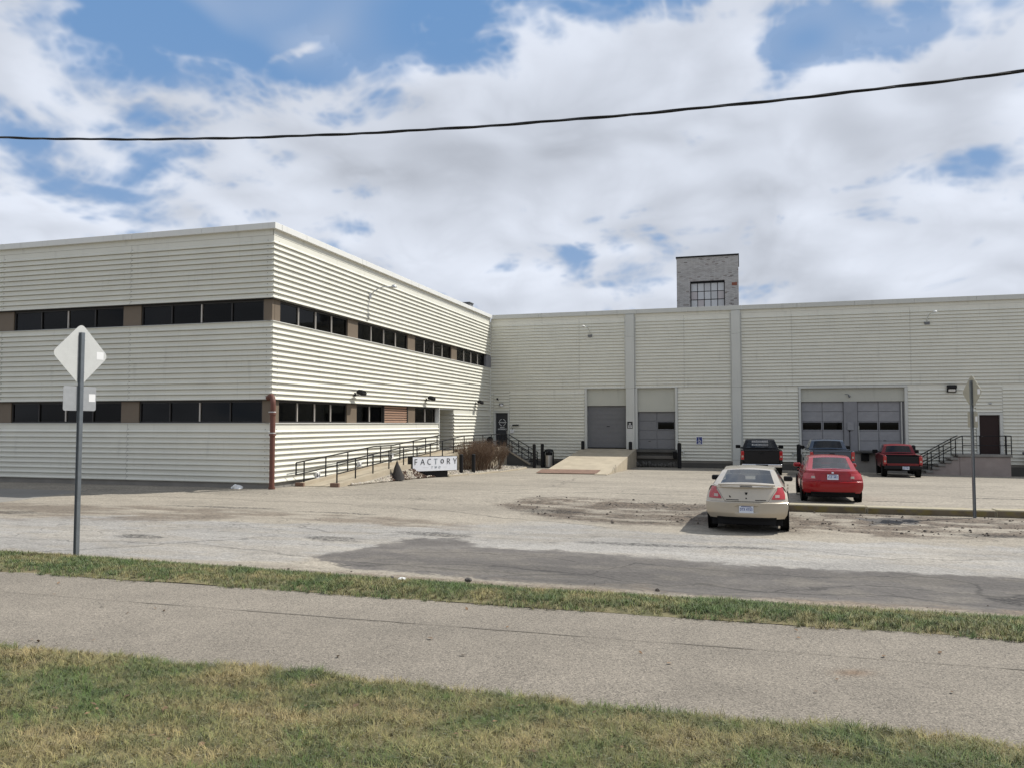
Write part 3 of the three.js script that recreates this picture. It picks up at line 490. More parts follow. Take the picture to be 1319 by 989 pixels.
// ---------- the warehouse ----------
const wh = thing('warehouse', 'long tall warehouse clad in ribbed cream steel with loading dock doors', 'building');
{
  const R = 38.3, HT = 4.95, TOP = 9.46, BOT = 0.42;
  const up = [[-0.004, 6.02], [6.02, 8.98], [9.66, 12.67], [12.67, 15.45], [16.13, 19.02], [19.02, 25.5], [25.5, 31.9], [31.9, R]];
  for (const [a, b] of up) sheetZ(wh, a + 0.004, b - 0.004, HT, TOP, 0);
  const ws = [];
  for (const x of [6.02, 12.67, 19.02, 25.5, 31.9]) for (let y = HT + 0.14; y < TOP - 0.1; y += PITCH) ws.push(screw(x + 0.05, y, 0.006, 'z'));
  const low = [[-0.003, 0.22, BOT, HT], [0.22, 1.34, 3.54, HT], [1.34, 6.36, BOT, HT], [12.27, 15.45, BOT, HT], [16.13, 19.35, BOT, HT], [25.30, 28.77, BOT, HT], [28.77, 30.12, 3.34, HT], [30.12, 31.9, BOT, HT], [31.9, R, BOT, HT]];
  for (const [a, b, y0, y1] of low) sheetZ(wh, a + 0.003, b - 0.003, y0 + 0.0, y1 - 0.004, 0);
  const sc = obj('screws', ws, M.meterGrey, wh); sc.userData.kind = 'stuff';
  // walls behind
  obj('wall', [B(0.02, R, HT, 9.7, -0.3, -0.04), B(0.02, 0.24, 0.3, HT, -0.3, -0.04), B(0.24, 1.32, 3.5, HT, -0.3, -0.04), B(0.24, 1.32, 0.3, 3.5, -0.3, -0.16), B(1.32, 6.38, 0.3, HT, -0.3, -0.04), B(12.2, 19.4, 0.3, HT, -0.3, -0.04), B(25.2, 28.8, 0.3, HT, -0.3, -0.04), B(28.8, 30.1, 3.3, HT, -0.3, -0.04), B(28.8, 30.1, 0.3, 3.3, -0.3, -0.16), B(30.1, R, 0.3, HT, -0.3, -0.04)], M.concreteGrey, wh);
  obj('wall', [B(0, 0.3, 0, 9.6, -40, -0.3), B(R - 0.3, R, 0, 9.6, -40, -0.3), B(0, R, 0, 9.6, -40.3, -40)], M.concreteGrey, wh);
  obj('wall', [B(6.3, 12.3, 0, 5, -2.2, -2.1), B(19.3, 25.4, 0, 5, -2.2, -2.1)], M.interior, wh);
  obj('roof', [B(0.3, R - 0.3, 9.4, 9.6, -40, -0.3)], M.roofing, wh);
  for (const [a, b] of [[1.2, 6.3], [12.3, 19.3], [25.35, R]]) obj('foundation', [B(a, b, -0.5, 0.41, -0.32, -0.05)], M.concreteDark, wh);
  // coping and frieze
  obj('frieze', [B(0.02, R, 9.465, 9.66, -0.02, 0.012)], M.cladding, wh);
  let k = 0; for (let x = 0.15; x < R; x += 3.2) obj('coping', [RB(x + 0.003, Math.min(R, x + 3.2) - 0.003, 9.655, T, -0.3, 0.14 - (k++ % 2) * 0.003, 0.01)], M.trim, wh);
  // pilasters in lengths, with side trims
  for (const x of [9.05, 15.52]) {
    for (const [y0, y1] of x < 10 ? [[1.12, 4.93], [4.935, 8.2], [8.205, 9.62]] : [[-0.1, 0.5], [0.505, 4.93], [4.935, 8.2], [8.205, 9.62]]) obj('pilaster', [RB(x + 0.005, x + 0.545, y0, y1, -0.03, 0.20, 0.012)], M.trim, wh);
    for (const [a, b] of [[x - 0.075, x - 0.004], [x + 0.553, x + 0.62]]) obj('pilaster_trim', [RB(a, b, x < 10 ? 4.96 : 0.42, 9.46, -0.02, 0.09, 0.008)], M.trim, wh);
  }
  // frames round the openings
  const frame = (x0, x1, y0, y1) => obj('opening_frame', [RB(x0, x1, y0, y1, -0.28, 0.075, 0.008)], M.trim, wh);
  frame(6.37, 6.52, 1.12, 4.94); frame(9.60, 9.76, 1.12, 4.94); frame(12.10, 12.26, 0.9, 4.94); frame(19.36, 19.49, 0.9, 4.80); frame(25.13, 25.29, 0.9, 4.80); frame(19.36, 25.29, 4.805, 4.945); frame(6.37, 9.04, 4.945, 4.995); frame(9.67, 12.26, 4.945, 4.995);
  // header panels
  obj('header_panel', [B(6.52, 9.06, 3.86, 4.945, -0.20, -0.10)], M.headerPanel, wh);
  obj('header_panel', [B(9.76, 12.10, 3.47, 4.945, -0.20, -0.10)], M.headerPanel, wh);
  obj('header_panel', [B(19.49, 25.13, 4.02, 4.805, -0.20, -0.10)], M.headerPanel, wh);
  // roll-up door: one curtain of narrow slats
  { const g = []; for (let y = 1.2, i = 0; y < 3.85; y += 0.082, i++) { const s = new THREE.CylinderGeometry(0.05, 0.05, 2.52, 8, 1, true, -0.9, 1.8); s.rotateZ(Math.PI / 2); s.rotateX(0); s.scale(1, 0.95, 0.5); const q = new THREE.CylinderGeometry(0.052, 0.052, 2.52, 7, 1, true, 0, Math.PI); q.rotateY(Math.PI); q.rotateZ(Math.PI / 2); g.push((() => { const b = RB(6.525, 9.055, y, y + 0.076, -0.25, -0.22 + 0.004 * (i % 2), 0.014); return b; })()); }
    const rd = obj('roll_up_door', g, M.doorGrey, wh); obj('door_lock', [RB(7.75, 7.95, 2.52, 2.56, -0.235, -0.19)], M.blackSteel, rd); obj('bottom_bar', [RB(6.53, 9.05, 1.15, 1.2, -0.26, -0.19)], M.blackSteel, rd); }
  // sectional doors: panels and glazed panels
  const sectional = (x0, x1, y0, y1, rows, glazed, mat) => {
    const cw = (x1 - x0) / 2, rh = (y1 - y0) / rows, bars = [x0 - 0.02, x0 + cw - 0.02, x1 - 0.02].map((x) => B(x, x + 0.04, y0, y1, -0.30, -0.262)); for (let r = 0; r <= rows; r++) for (let c = 0; c < 2; c++) bars.push(B(x0 + c * cw + 0.021, x0 + (c + 1) * cw - 0.021, y0 + r * rh - 0.018, y0 + r * rh + 0.018, -0.29, -0.262)); const d = obj('sectional_door', bars, M.postGrey, wh);
    for (let r = 0; r < rows; r++) for (let c = 0; c < 2; c++) {
      const a = x0 + c * cw + 0.018, b = x0 + (c + 1) * cw - 0.018, e = y0 + r * rh + 0.012, f = y0 + (r + 1) * rh - 0.012;
      if (glazed(r, c)) { obj('window_frame', [RB(a, b, e, e + 0.06, -0.262, -0.215, 0.01), RB(a, b, f - 0.05, f, -0.262, -0.215, 0.01), RB(a, a + 0.05, e + 0.06, f - 0.05, -0.262, -0.215, 0.01), RB(b - 0.05, b, e + 0.06, f - 0.05, -0.262, -0.215, 0.01)], mat, d); obj('pane', [B(a + 0.05, b - 0.05, e + 0.06, f - 0.05, -0.2555, -0.25)], M.glassB, d); }
      else obj('panel', [RB(a, b, e, f, -0.262, -0.226 + 0.004 * ((r + c) % 2), 0.012)], mat, d);
    }
    return d;
  };
  const d2 = sectional(9.80, 12.08, 1.14, 3.46, 4, (r, c) => r === 2 && c === 1, M.doorGrey);
  obj('handle', [RB(10.4, 10.55, 1.6, 1.63, -0.235, -0.2)], M.blackSteel, d2);
  sectional(19.52, 21.86, 1.14, 4.01, 5, (r) => r === 2, M.dockGrey);
  const d4 = sectional(22.62, 24.90, 1.14, 4.01, 5, (r) => r === 2, M.dockGrey);
  obj('handle', [RB(24.0, 24.15, 1.72, 1.75, -0.235, -0.2)], M.blackSteel, d4);
  obj('door_post', [RB(21.87, 22.61, 1.1, 4.015, -0.28, -0.12, 0.01)], M.postGrey, wh);
  obj('door_jamb', [B(24.90, 25.135, 1.1, 4.02, -0.31, -0.25)], M.postGrey, wh);
  obj('door_track', [RB(24.96, 25.02, 1.14, 4.0, -0.24, -0.14)], M.trim, wh);
  obj('door_track', [RB(22.66, 22.70, 1.14, 2.6, -0.2, -0.15)], M.trim, wh);
  obj('control_box', [RB(22.05, 22.40, 2.35, 2.8, -0.12, -0.06)], M.dockGrey, wh);
  obj('pull_pole', [bar(V(22.17, 1.1, -0.07), V(22.17, 2.3, -0.07), 0.018), new THREE.SphereGeometry(0.05, 8, 6).translate(22.17, 2.3, -0.07)], M.blackSteel, wh);
  // the small floodlight base on the header
  obj('pipe_stub', [bar(V(22.15, 4.42, -0.1), V(22.15, 4.34, 0.06), 0.03), new THREE.SphereGeometry(0.07, 8, 6).translate(22.17, 4.32, 0.08), bar(V(21.95, 4.46, -0.08), V(22.1, 4.44, -0.08), 0.015)], M.meterGrey, wh);
  // dock fronts
  { const r = rng(5), g = [], c = [];
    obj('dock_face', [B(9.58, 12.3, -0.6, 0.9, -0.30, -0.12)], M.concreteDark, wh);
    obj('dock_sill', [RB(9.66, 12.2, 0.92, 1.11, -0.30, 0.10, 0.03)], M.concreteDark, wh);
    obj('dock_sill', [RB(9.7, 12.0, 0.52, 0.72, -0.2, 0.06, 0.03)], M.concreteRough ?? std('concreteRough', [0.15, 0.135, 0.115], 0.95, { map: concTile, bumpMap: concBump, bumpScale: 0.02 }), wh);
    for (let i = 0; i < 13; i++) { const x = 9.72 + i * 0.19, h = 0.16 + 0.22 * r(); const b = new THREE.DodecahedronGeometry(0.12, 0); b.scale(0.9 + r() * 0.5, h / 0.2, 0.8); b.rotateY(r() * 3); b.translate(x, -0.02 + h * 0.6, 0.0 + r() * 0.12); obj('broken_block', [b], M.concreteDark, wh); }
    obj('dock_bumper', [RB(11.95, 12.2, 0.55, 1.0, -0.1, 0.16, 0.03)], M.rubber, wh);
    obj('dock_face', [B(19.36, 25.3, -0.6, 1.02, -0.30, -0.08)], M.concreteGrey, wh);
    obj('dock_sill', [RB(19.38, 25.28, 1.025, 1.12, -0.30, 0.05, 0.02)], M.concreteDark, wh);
    for (const x of [19.6, 21.4, 22.75, 24.6]) obj('dock_bumper', [RB(x, x + 0.42, 0.55, 0.98, -0.09, 0.14, 0.03)], M.rubber, wh);
    obj('dock_leveller', [RB(22.75, 24.6, 1.0, 1.05, -0.1, 0.45, 0.01)], M.blackSteel, wh);
    obj('lintel_conduit', [RB(18.95, 19.28, 0.92, 1.0, 0.05, 0.1), RB(18.95, 19.03, 0.72, 1.0, 0.05, 0.1)], M.trim, wh);
    obj('conduit', [RB(12.36, 12.62, 0.98, 1.06, 0.05, 0.1), RB(12.55, 12.62, 0.72, 1.0, 0.05, 0.1)], M.trim, wh);
  }
  // entrance door with its emblem
  const fr = (x0, x1, y0, y1) => obj('door_frame', [RB(x0, x1, y0, y1, -0.12, 0.08, 0.008)], M.trim, wh);
  fr(0.225, 0.36, 1.2, 3.42); fr(1.21, 1.335, 1.2, 3.42); fr(0.225, 1.335, 3.425, 3.54);
  const ed = obj('entrance_door', [RB(0.365, 1.205, 1.21, 3.415, -0.12, -0.07)], M.blackDoor, wh); ed.userData.label = 'black entrance door with a white ring emblem';
  { const e = []; for (let i = 0; i < 4; i++) { const a = new THREE.TorusGeometry(0.215, 0.016, 6, 14, Math.PI / 2 - 0.42); a.rotateZ(i * Math.PI / 2 + 0.21 ); a.translate(0.80, 2.80, -0.068); e.push(a); }
    for (const s of [-1, 1]) e.push(B(0.80 + s * 0.10, 0.80 + s * 0.28, 2.785, 2.815, -0.071, -0.062));
    const f0 = await new FontLoader().loadAsync('fonts/droid/droid_sans_bold.typeface.json');
    const word = (t, size, x, y, z) => { const g = new TextGeometry(t, { font: f0, size, depth: 0.006, curveSegments: 3 }); g.computeBoundingBox(); g.translate(x - (g.boundingBox.max.x + g.boundingBox.min.x) / 2, y, z); return g; };
    e.push(word('TWO', 0.07, 0.80, 2.765, -0.07), word('BACK', 0.085, 0.80, 2.43, -0.07), word('ENTRANCE', 0.085, 0.80, 2.31, -0.07));
    obj('emblem', e, M.white, ed); obj('handle', [RB(1.12, 1.16, 2.05, 2.25, -0.07, -0.02)], M.chrome, ed);
  }
  // brown door on the landing
  const f2 = (x0, x1, y0, y1) => obj('door_frame', [RB(x0, x1, y0, y1, -0.12, 0.075, 0.008)], M.trim, wh);
  f2(28.78, 28.93, 0.98, 3.20); f2(29.95, 30.11, 0.98, 3.20); f2(28.78, 30.11, 3.205, 3.34);
  const bd = obj('brown_door', [RB(28.935, 29.945, 1.0, 3.195, -0.12, -0.06)], M.brownDoor, wh); bd.userData.label = 'dark brown steel door at the top of the steps';
  obj('handle', [bar(V(29.06, 2.02, -0.06), V(29.06, 2.02, 0.01), 0.03), bar(V(29.06, 2.02, 0.0), V(29.18, 2.01, 0.0), 0.012)], M.chrome, bd);
}
// ---------- brick penthouse on the roof ----------
{
  const p = thing('brick_penthouse', 'grey brick rooftop tower with a blanked grid window', 'tower', [0, 0, 0]);
  const x0 = 11.82, x1 = 16.0, z0 = -10, z1 = -6, y0 = 9.6, y1 = 14.3, wx0 = 12.74, wx1 = 15.08, wy1 = 12.62;
  obj('brick_wall', [B(x0, wx0, y0, y1, z1 - 0.3, z1), B(wx1, x1, y0, y1, z1 - 0.3, z1), B(wx0, wx1, wy1, y1, z1 - 0.3, z1), B(x0, x0 + 0.3, y0, y1, z0, z1 - 0.3), B(x1 - 0.3, x1, y0, y1, z0, z1 - 0.3), B(x0, x1, y0, y1, z0 - 0.3, z0)], M.brick, p);
  obj('coping', [prism([[x0 - 0.05, y1], [x1 + 0.05, y1], [x1 + 0.05, y1 + 0.1], [x0 - 0.05, y1 + 0.1]], z0 - 0.35, z1 + 0.05)], M.blackPaint, p);
  obj('roof', [B(x0 + 0.3, x1 - 0.3, y1 - 0.3, y1 - 0.1, z0, z1 - 0.3)], M.roofing, p);
  obj('bare_bricks', [B(15.55, 15.9, 12.2, 12.42, z1 - 0.1, z1 + 0.012)], M.brickRed, p);
  const w = obj('window', [B(wx0, wx1, wy1 - 0.12, wy1, z1 - 0.28, z1 - 0.12), B(wx0, wx0 + 0.04, 10.0, wy1 - 0.12, z1 - 0.26, z1 - 0.12), B(wx1 - 0.04, wx1, 10.0, wy1 - 0.12, z1 - 0.26, z1 - 0.12)], M.blackPaint, p);
  const cw = (wx1 - wx0 - 0.08) / 5, rh = 0.585; for (let i = 1; i < 5; i++) obj('glazing_bar', [B(wx0 + 0.04 + i * cw - 0.018, wx0 + 0.04 + i * cw + 0.018, 10.0, wy1 - 0.12, z1 - 0.25, z1 - 0.2)], M.blackSteel, w); for (let j = 1; j < 4; j++) obj('glazing_bar', [B(wx0 + 0.04, wx1 - 0.04, wy1 - 0.12 - j * rh - 0.018, wy1 - 0.12 - j * rh + 0.018, z1 - 0.248, z1 - 0.202)], M.blackSteel, w);
  const r = rng(9), mats = [M.paneA, M.paneB, M.paneC];
  for (let i = 0; i < 5; i++) for (let j = 0; j < 4; j++) { const a = wx0 + 0.04 + i * cw, b = wy1 - 0.12 - (j + 1) * rh; const g = B(a + 0.022, a + cw - 0.022, b + (j === 1 ? 0.03 : 0.018), b + rh - 0.018, z1 - 0.235, z1 - 0.222); g.translate(0, 0, 0.006 * r()); obj('pane', [g], mats[r() < 0.4 ? 0 : r() < 0.65 ? 1 : 2], w); }
}
{ // rooftop unit on the wing
  const u = thing('rooftop_vent', 'small dark metal vent unit on the office wing roof', 'vent', [-1.5, 9.65, 0.95]);
  obj('body', [RB(-0.45, 0.45, 0.25, 0.98, -0.35, 0.35)], M.meterGrey, u); obj('base', [B(-0.55, 0.55, 0, 0.25, -0.45, 0.45)], M.blackPaint, u); obj('cowl', [RB(-0.5, 0.5, 0.98, 1.05, -0.4, 0.4)], M.meterGrey, u);
  obj('pipe', [bar(V(0.2, 0.6, -0.35), V(0.5, 0.6, -0.7), 0.05), bar(V(0.5, 0.0, -0.7), V(0.5, 0.65, -0.7), 0.05)], M.blackPaint, u);
}
// ---------- fittings on the walls ----------
function floodlight(z, y, label) {      // on the wing's lot side
  const o = thing('floodlight', label, 'floodlight', [0, y, z], 0, 'black floodlights on the office wing');
  obj('bracket', [bar(V(0.03, 0, 0), V(0.22, -0.02, 0), 0.025), RB(0.03, 0.07, -0.08, 0.08, -0.08, 0.08)], M.blackSteel, o);
  const h = RB(-0.16, 0.16, -0.07, 0.07, -0.2, 0.2, 0.03); h.rotateZ(-0.35); h.translate(0.36, 0.06, 0); obj('housing', [h], M.blackSteel, o);
  const l = RB(-0.13, 0.13, -0.01, 0.01, -0.17, 0.17, 0.004); l.rotateZ(-0.35); l.translate(0.335, -0.017, 0); obj('lens', [l], M.lens, o);
  const f = []; for (let i = -2; i <= 2; i++) { const b = RB(-0.12, 0.12, 0, 0.06, -0.012, 0.012, 0.004); b.rotateZ(-0.35); b.translate(0.38, 0.115, i * 0.075); f.push(b); } obj('cooling_fins', f, M.blackSteel, o);
}
floodlight(19.3, 3.98, 'black floodlight above the pier beside the four pane lower window');
floodlight(11.3, 3.98, 'black floodlight above the window beside the wooden louvre');
floodlight(3.2, 3.98, 'black floodlight on the wing wall past the recessed doorway');
{
  const o = thing('arm_lamp', 'thin curved lamp arm high on the sunlit office wall', 'lamp', [0, 8.55, 17.85]);
  obj('arm', [tube([V(0.05, -0.1, 0.1), V(0.22, 0.12, 0.02), V(0.5, 0.3, -0.1), V(0.95, 0.36, -0.35)], 0.022, 20)], M.galvanised, o);
  obj('plate', [RB(0.045, 0.08, -0.2, 0.02, 0.0, 0.2)], M.galvanised, o); obj('lamp_head', [new THREE.SphereGeometry(0.13, 10, 6, 0, 6.3, 0, 1.6).translate(1.0, 0.33, -0.38)], M.galvanised, o);
  obj('conduit', [tube([V(0.06, -0.15, 0.12), V(0.06, -0.7, 0.3), V(0.06, -1.15, 0.25)], 0.014, 10)], M.galvanised, o);
}
for (const [x, y, label, s] of [[6.75, 8.62, 'thin lamp arm high on the warehouse wall left of the first pilaster', -1], [26.4, 8.75, 'thin lamp arm high on the warehouse wall above the steps side', 1]]) {
  const o = thing('arm_lamp', label, 'lamp', [x, y, 0.05], 0, 'lamp arms on the warehouse wall');
  obj('arm', [tube([V(0, -0.25, 0), V(0, 0, 0.12), V(s * 0.1, 0.22, 0.3), V(s * 0.28, 0.26, 0.75)], 0.03, 18)], M.trim, o);
  obj('plate', [RB(-0.14, 0.14, -0.36, -0.2, -0.0, 0.04)], M.meterGrey, o); obj('lamp_head', [new THREE.SphereGeometry(0.1, 10, 6, 0, 6.3, 0, 1.6).translate(s * 0.28, 0.24, 0.78)], M.coping, o);
}
{
  const o = thing('wall_pack_light', 'black box wall light above the steps to the brown door', 'lamp', [27.56, 4.7, 0.05]);
  obj('housing', [RB(-0.24, 0.24, 0, 0.2, -0.01, 0.26, 0.03), RB(-0.24, -0.19, -0.2, 0.0, -0.01, 0.1), RB(0.19, 0.24, -0.2, 0.0, -0.01, 0.1), B(-0.19, 0.19, -0.2, 0, -0.01, 0.04)], M.blackSteel, o); obj('lens', [RB(-0.18, 0.18, -0.17, -0.02, 0.04, 0.18, 0.03)], M.lens, o);
  const c = thing('security_camera', 'white dome camera above the black entrance door', 'camera', [0.75, 3.92, 0.05]);
  obj('mount', [bar(V(-0.12, 0, 0), V(-0.02, 0.02, 0.1), 0.04)], M.blackSteel, c); obj('dome', [new THREE.SphereGeometry(0.11, 12, 8).translate(0.06, 0.0, 0.16)], M.white, c); obj('cap', [RB(-0.08, 0.16, 0.06, 0.13, 0.0, 0.22, 0.03)], M.blackSteel, c);
  const s = thing('wall_sensor', 'little dark sensor on the wall over the entrance camera', 'sensor', [0.5, 4.35, 0.05]); obj('body', [RB(-0.05, 0.05, -0.06, 0.06, -0.005, 0.1, 0.02)], M.blackSteel, s); obj('arm', [bar(V(0.02, -0.04, 0.05), V(0.09, -0.1, 0.09), 0.02)], M.blackSteel, s);
  const b = thing('mailbox', 'narrow black letter box beside the entrance door', 'letter box', [1.75, 2.62, 0.05]); obj('box', [RB(-0.22, 0.22, -0.045, 0.045, -0.005, 0.07, 0.015)], M.blackSteel, b); obj('clip', [RB(-0.31, -0.23, -0.07, 0.02, -0.005, 0.04)], M.white, b);
  const i = thing('intercom', 'white square intercom panel below the letter box', 'intercom', [1.5, 2.22, 0.05]); obj('panel', [RB(-0.13, 0.13, -0.12, 0.12, -0.005, 0.05, 0.01)], M.white, i); obj('speaker_slot', [B(-0.05, 0.05, -0.02, 0.01, 0.05, 0.053)], M.inkFaint, i); obj('knob', [new THREE.SphereGeometry(0.03, 8, 6).translate(0.04, 0.17, 0.02)], M.blackSteel, i);
  const v = thing('wall_vent', 'tiny grey hooded vent on ribbed wall above the brown door', 'vent', [29.5, 3.85, 0.05]); obj('hood', [new THREE.SphereGeometry(0.07, 8, 6).scale(1.4, 0.7, 0.8)], M.galvanised, v);
}
{ // signs on the warehouse
  const s = thing('dock_sign', 'small black and white notice on the pilaster by the roll-up door', 'sign', [9.30, 2.63, 0.205]);
  obj('board', [RB(-0.17, 0.17, -0.22, 0.22, 0, 0.012, 0.005)], M.ink, s); obj('camera_symbol', [new THREE.CylinderGeometry(0.075, 0.075, 0.006, 14).rotateX(Math.PI / 2).scale(1, 0.62, 1).translate(0, 0.08, 0.014)], M.inkFaint, s); obj('text_panel', [B(-0.12, 0.14, -0.18, -0.01, 0.0125, 0.016)], M.inkFaint, s);
  obj('text_line', [B(-0.08, 0.0, -0.1, -0.06, 0.0165, 0.018), B(0.03, 0.1, -0.1, -0.06, 0.0165, 0.018), B(-0.06, 0.08, -0.16, -0.14, 0.0165, 0.018)], M.ink, s); obj('paper_notice', [B(-0.17, 0.14, -0.5, -0.24, 0.0, 0.003)], M.inkFaint, s);
  const d = thing('accessible_parking_sign', 'blue wheelchair parking sign on the ribbed wall', 'sign', [13.55, 1.68, 0.06]);
  obj('board', [RB(-0.2, 0.2, -0.25, 0.25, 0, 0.012, 0.01)], M.white, d); obj('field', [B(-0.165, 0.165, -0.215, 0.215, 0.0125, 0.015)], M.signBlue, d);
  const w = new THREE.TorusGeometry(0.07, 0.012, 6, 18); w.translate(-0.005, -0.03, 0.018); obj('wheelchair_symbol', [w, bar(V(-0.03, 0.12, 0.018), V(-0.02, 0.0, 0.018), 0.014), bar(V(-0.02, 0.0, 0.018), V(0.06, 0.0, 0.018), 0.012), bar(V(0.06, 0, 0.018), V(0.09, -0.1, 0.018), 0.012), new THREE.SphereGeometry(0.024, 8, 6).translate(-0.03, 0.16, 0.018)], M.white, d);
  obj('text_line', [B(-0.09, 0.09, -0.185, -0.15, 0.0155, 0.017)], M.white, d);
}
{ // drain pipe at the wing's corner
  const o = thing('downpipe', 'rust red drain pipe at the corner of the office wing', 'pipe', [0.2, 0.42, 25.72]);
  obj('pipe', [tube([V(-0.34, 3.22, -0.2), V(-0.12, 3.28, -0.1), V(0, 3.12, 0), V(0, 2.5, 0)], 0.092, 16, 10), new THREE.CylinderGeometry(0.092, 0.092, 2.55, 12).translate(0, 1.27, 0)], M.rustPipe, o);
  for (const [y, m] of [[2.72, M.inkFaint], [1.98, M.inkFaint]]) obj('strap', [new THREE.CylinderGeometry(0.106, 0.106, 0.035, 12).translate(0, y, 0), B(-0.2, 0, y - 0.018, y + 0.018, -0.06, -0.03)], m, o);
  for (const y of [0.06, 1.92, 2.66]) obj('collar', [new THREE.CylinderGeometry(0.115, 0.115, 0.08, 12).translate(0, y, 0)], M.rustPipe, o);
}
// ---------- access ramp along the wing ----------
const rampY = (z) => z > 18 ? lerp(0.81, 0.42, (z - 18) / 6) : z > 16 ? 0.81 : z > 10 ? lerp(1.2, 0.81, (z - 10) / 6) : 1.2;
{
  const o = thing('access_ramp', 'long concrete access ramp with low kerb walls beside the office wing', 'ramp');
  const block = (x0, x1, off, base, z0, z1) => {   // walkway slab in z steps, closed on all sides
    const zs = [z1, ...[18, 16, 10].filter((z) => z < z1 && z > z0), z0], pos = []; const q = (a, b, c, d) => pos.push(...a, ...b, ...c, ...a, ...c, ...d);
    for (let i = 0; i + 1 < zs.length; i++) { const za = zs[i], zb = zs[i + 1], ya = rampY(za) + off, yb = rampY(zb) + off;
      q([x0, ya, za], [x1, ya, za], [x1, yb, zb], [x0, yb, zb]); q([x1, base, za], [x1, base, zb], [x1, yb, zb], [x1, ya, za]); q([x0, base, zb], [x0, base, za], [x0, ya, za], [x0, yb, zb]); }
    q([x0, base, z1], [x1, base, z1], [x1, rampY(z1) + off, z1], [x0, rampY(z1) + off, z1]); q([x1, base, z0], [x0, base, z0], [x0, rampY(z0) + off, z0], [x1, rampY(z0) + off, z0]);
    const g = new THREE.BufferGeometry(); g.setAttribute('position', new THREE.Float32BufferAttribute(pos, 3)); g.computeVertexNormals(); g.setAttribute('uv', new THREE.Float32BufferAttribute(new Float32Array(pos.length / 3 * 2), 2)); return g;
  };
  obj('walkway', [block(0.42, 1.62, 0, -0.3, 2.3, 23.9)], M.concrete, o);
  obj('walkway', [B(0.02, 1.35, -0.3, 1.2, 0.1, 2.295)], M.concrete, o);
  obj('kerb_wall', [block(0.22, 0.415, 0.12, -0.3, 9.9, 24.0)], M.concrete, o);
  obj('kerb_wall', [block(1.625, 1.82, 0.10, -0.3, 2.3, 23.95)], M.concrete, o);
  obj('kerb_wall', [B(0.02, 0.215, -0.3, 1.2, 2.3, 9.85)], M.concrete, o);
  obj('rust_foot', [RB(1.55, 1.9, ground(1.7, 24) - 0.02, 0.56, 23.955, 24.06)], M.rustPlate, o);
  obj('rust_foot', [RB(0.12, 0.48, ground(0.3, 24) - 0.02, 0.55, 24.005, 24.1)], M.rustPlate, o);
  // white vent covers on the wall beside the ramp
  const vent = (z, y, label) => { const v = thing('wall_vent', label, 'vent', [0.03, y, z], 0, 'white vent covers beside the ramp'); obj('cover', [RB(-0.02, 0.09, -0.12, 0.13, -0.14, 0.14)], M.white, v); obj('grille', [B(0.09, 0.1, -0.07, 0.08, 0.07, 0.12)], M.blackPaint, v); };
  vent(22.4, 0.72, 'white square vent cover beside the low end of the ramp handrail'); vent(18.9, 0.98, 'white square vent cover beside the middle of the ramp handrail'); vent(15.6, 1.16, 'white square vent cover below the wooden louvre beside the ramp');
}
function railing(label, pts, posts, { top = 0.85, mid = 0.45, r = 0.027, group, ends = [] } = {}) {     // pts: foot line; rails follow it
  const o = thing('handrail', label, 'handrail', [0, 0, 0], 0, group);
  const lift = (p, h) => V(p.x, p.y + h, p.z);
  obj('top_rail', [tubeLine(pts.map((p) => lift(p, top)), r)], M.blackSteel, o);
  if (mid) obj('middle_rail', [tubeLine(pts.map((p) => lift(p, mid)), r * 0.85)], M.blackSteel, o);
  for (const p of posts) obj('post', [bar(p, lift(p, top), r)], M.blackSteel, o);
  for (const [a, b] of ends) obj('end_bar', [bar(a, b, r)], M.blackSteel, o);
  return o;
}
function tubeLine(pts, r) { const g = []; for (let i = 1; i < pts.length; i++) g.push(bar(pts[i - 1], pts[i], r)); for (let i = 1; i < pts.length - 1; i++) g.push(new THREE.SphereGeometry(r, 6, 5).translate(pts[i].x, pts[i].y, pts[i].z)); return mergeGeometries(g.map((q) => bare(q))); }
{
  const line = (x, zs, off) => zs.map((z) => V(x, rampY(z) + off, z));
  const pz = (a, b, n) => Array.from({ length: n }, (_, i) => lerp(a, b, i / (n - 1)));
  railing('black pipe handrail between the ramp and the ribbed wall', line(0.32, [24.35, 24, 18, 16, 10], 0.1), line(0.32, [23.8, 22.2, 20.4, 18.6, 17.3, 16.2, 15.2, 13.6, 12, 10.4], 0.1), { top: 0.8, mid: 0.36, group: 'ramp handrails', ends: [[V(0.32, rampY(24.35) + 0.46, 24.35), V(0.32, rampY(24.35) + 0.9, 24.35)]] });
  railing('black pipe handrail on the outer kerb of the access ramp', line(1.72, [23.85, 18, 16, 10, 2.4], 0.09), line(1.72, [23.85, 22.4, 20.9, 19.4, 17.9, 16.4, 14.8, 13.2, 11.6, 10, 8.4, 6.8, 5.2, 3.8, 2.4], 0.09), { top: 0.78, mid: 0.36, group: 'ramp handrails' });
}
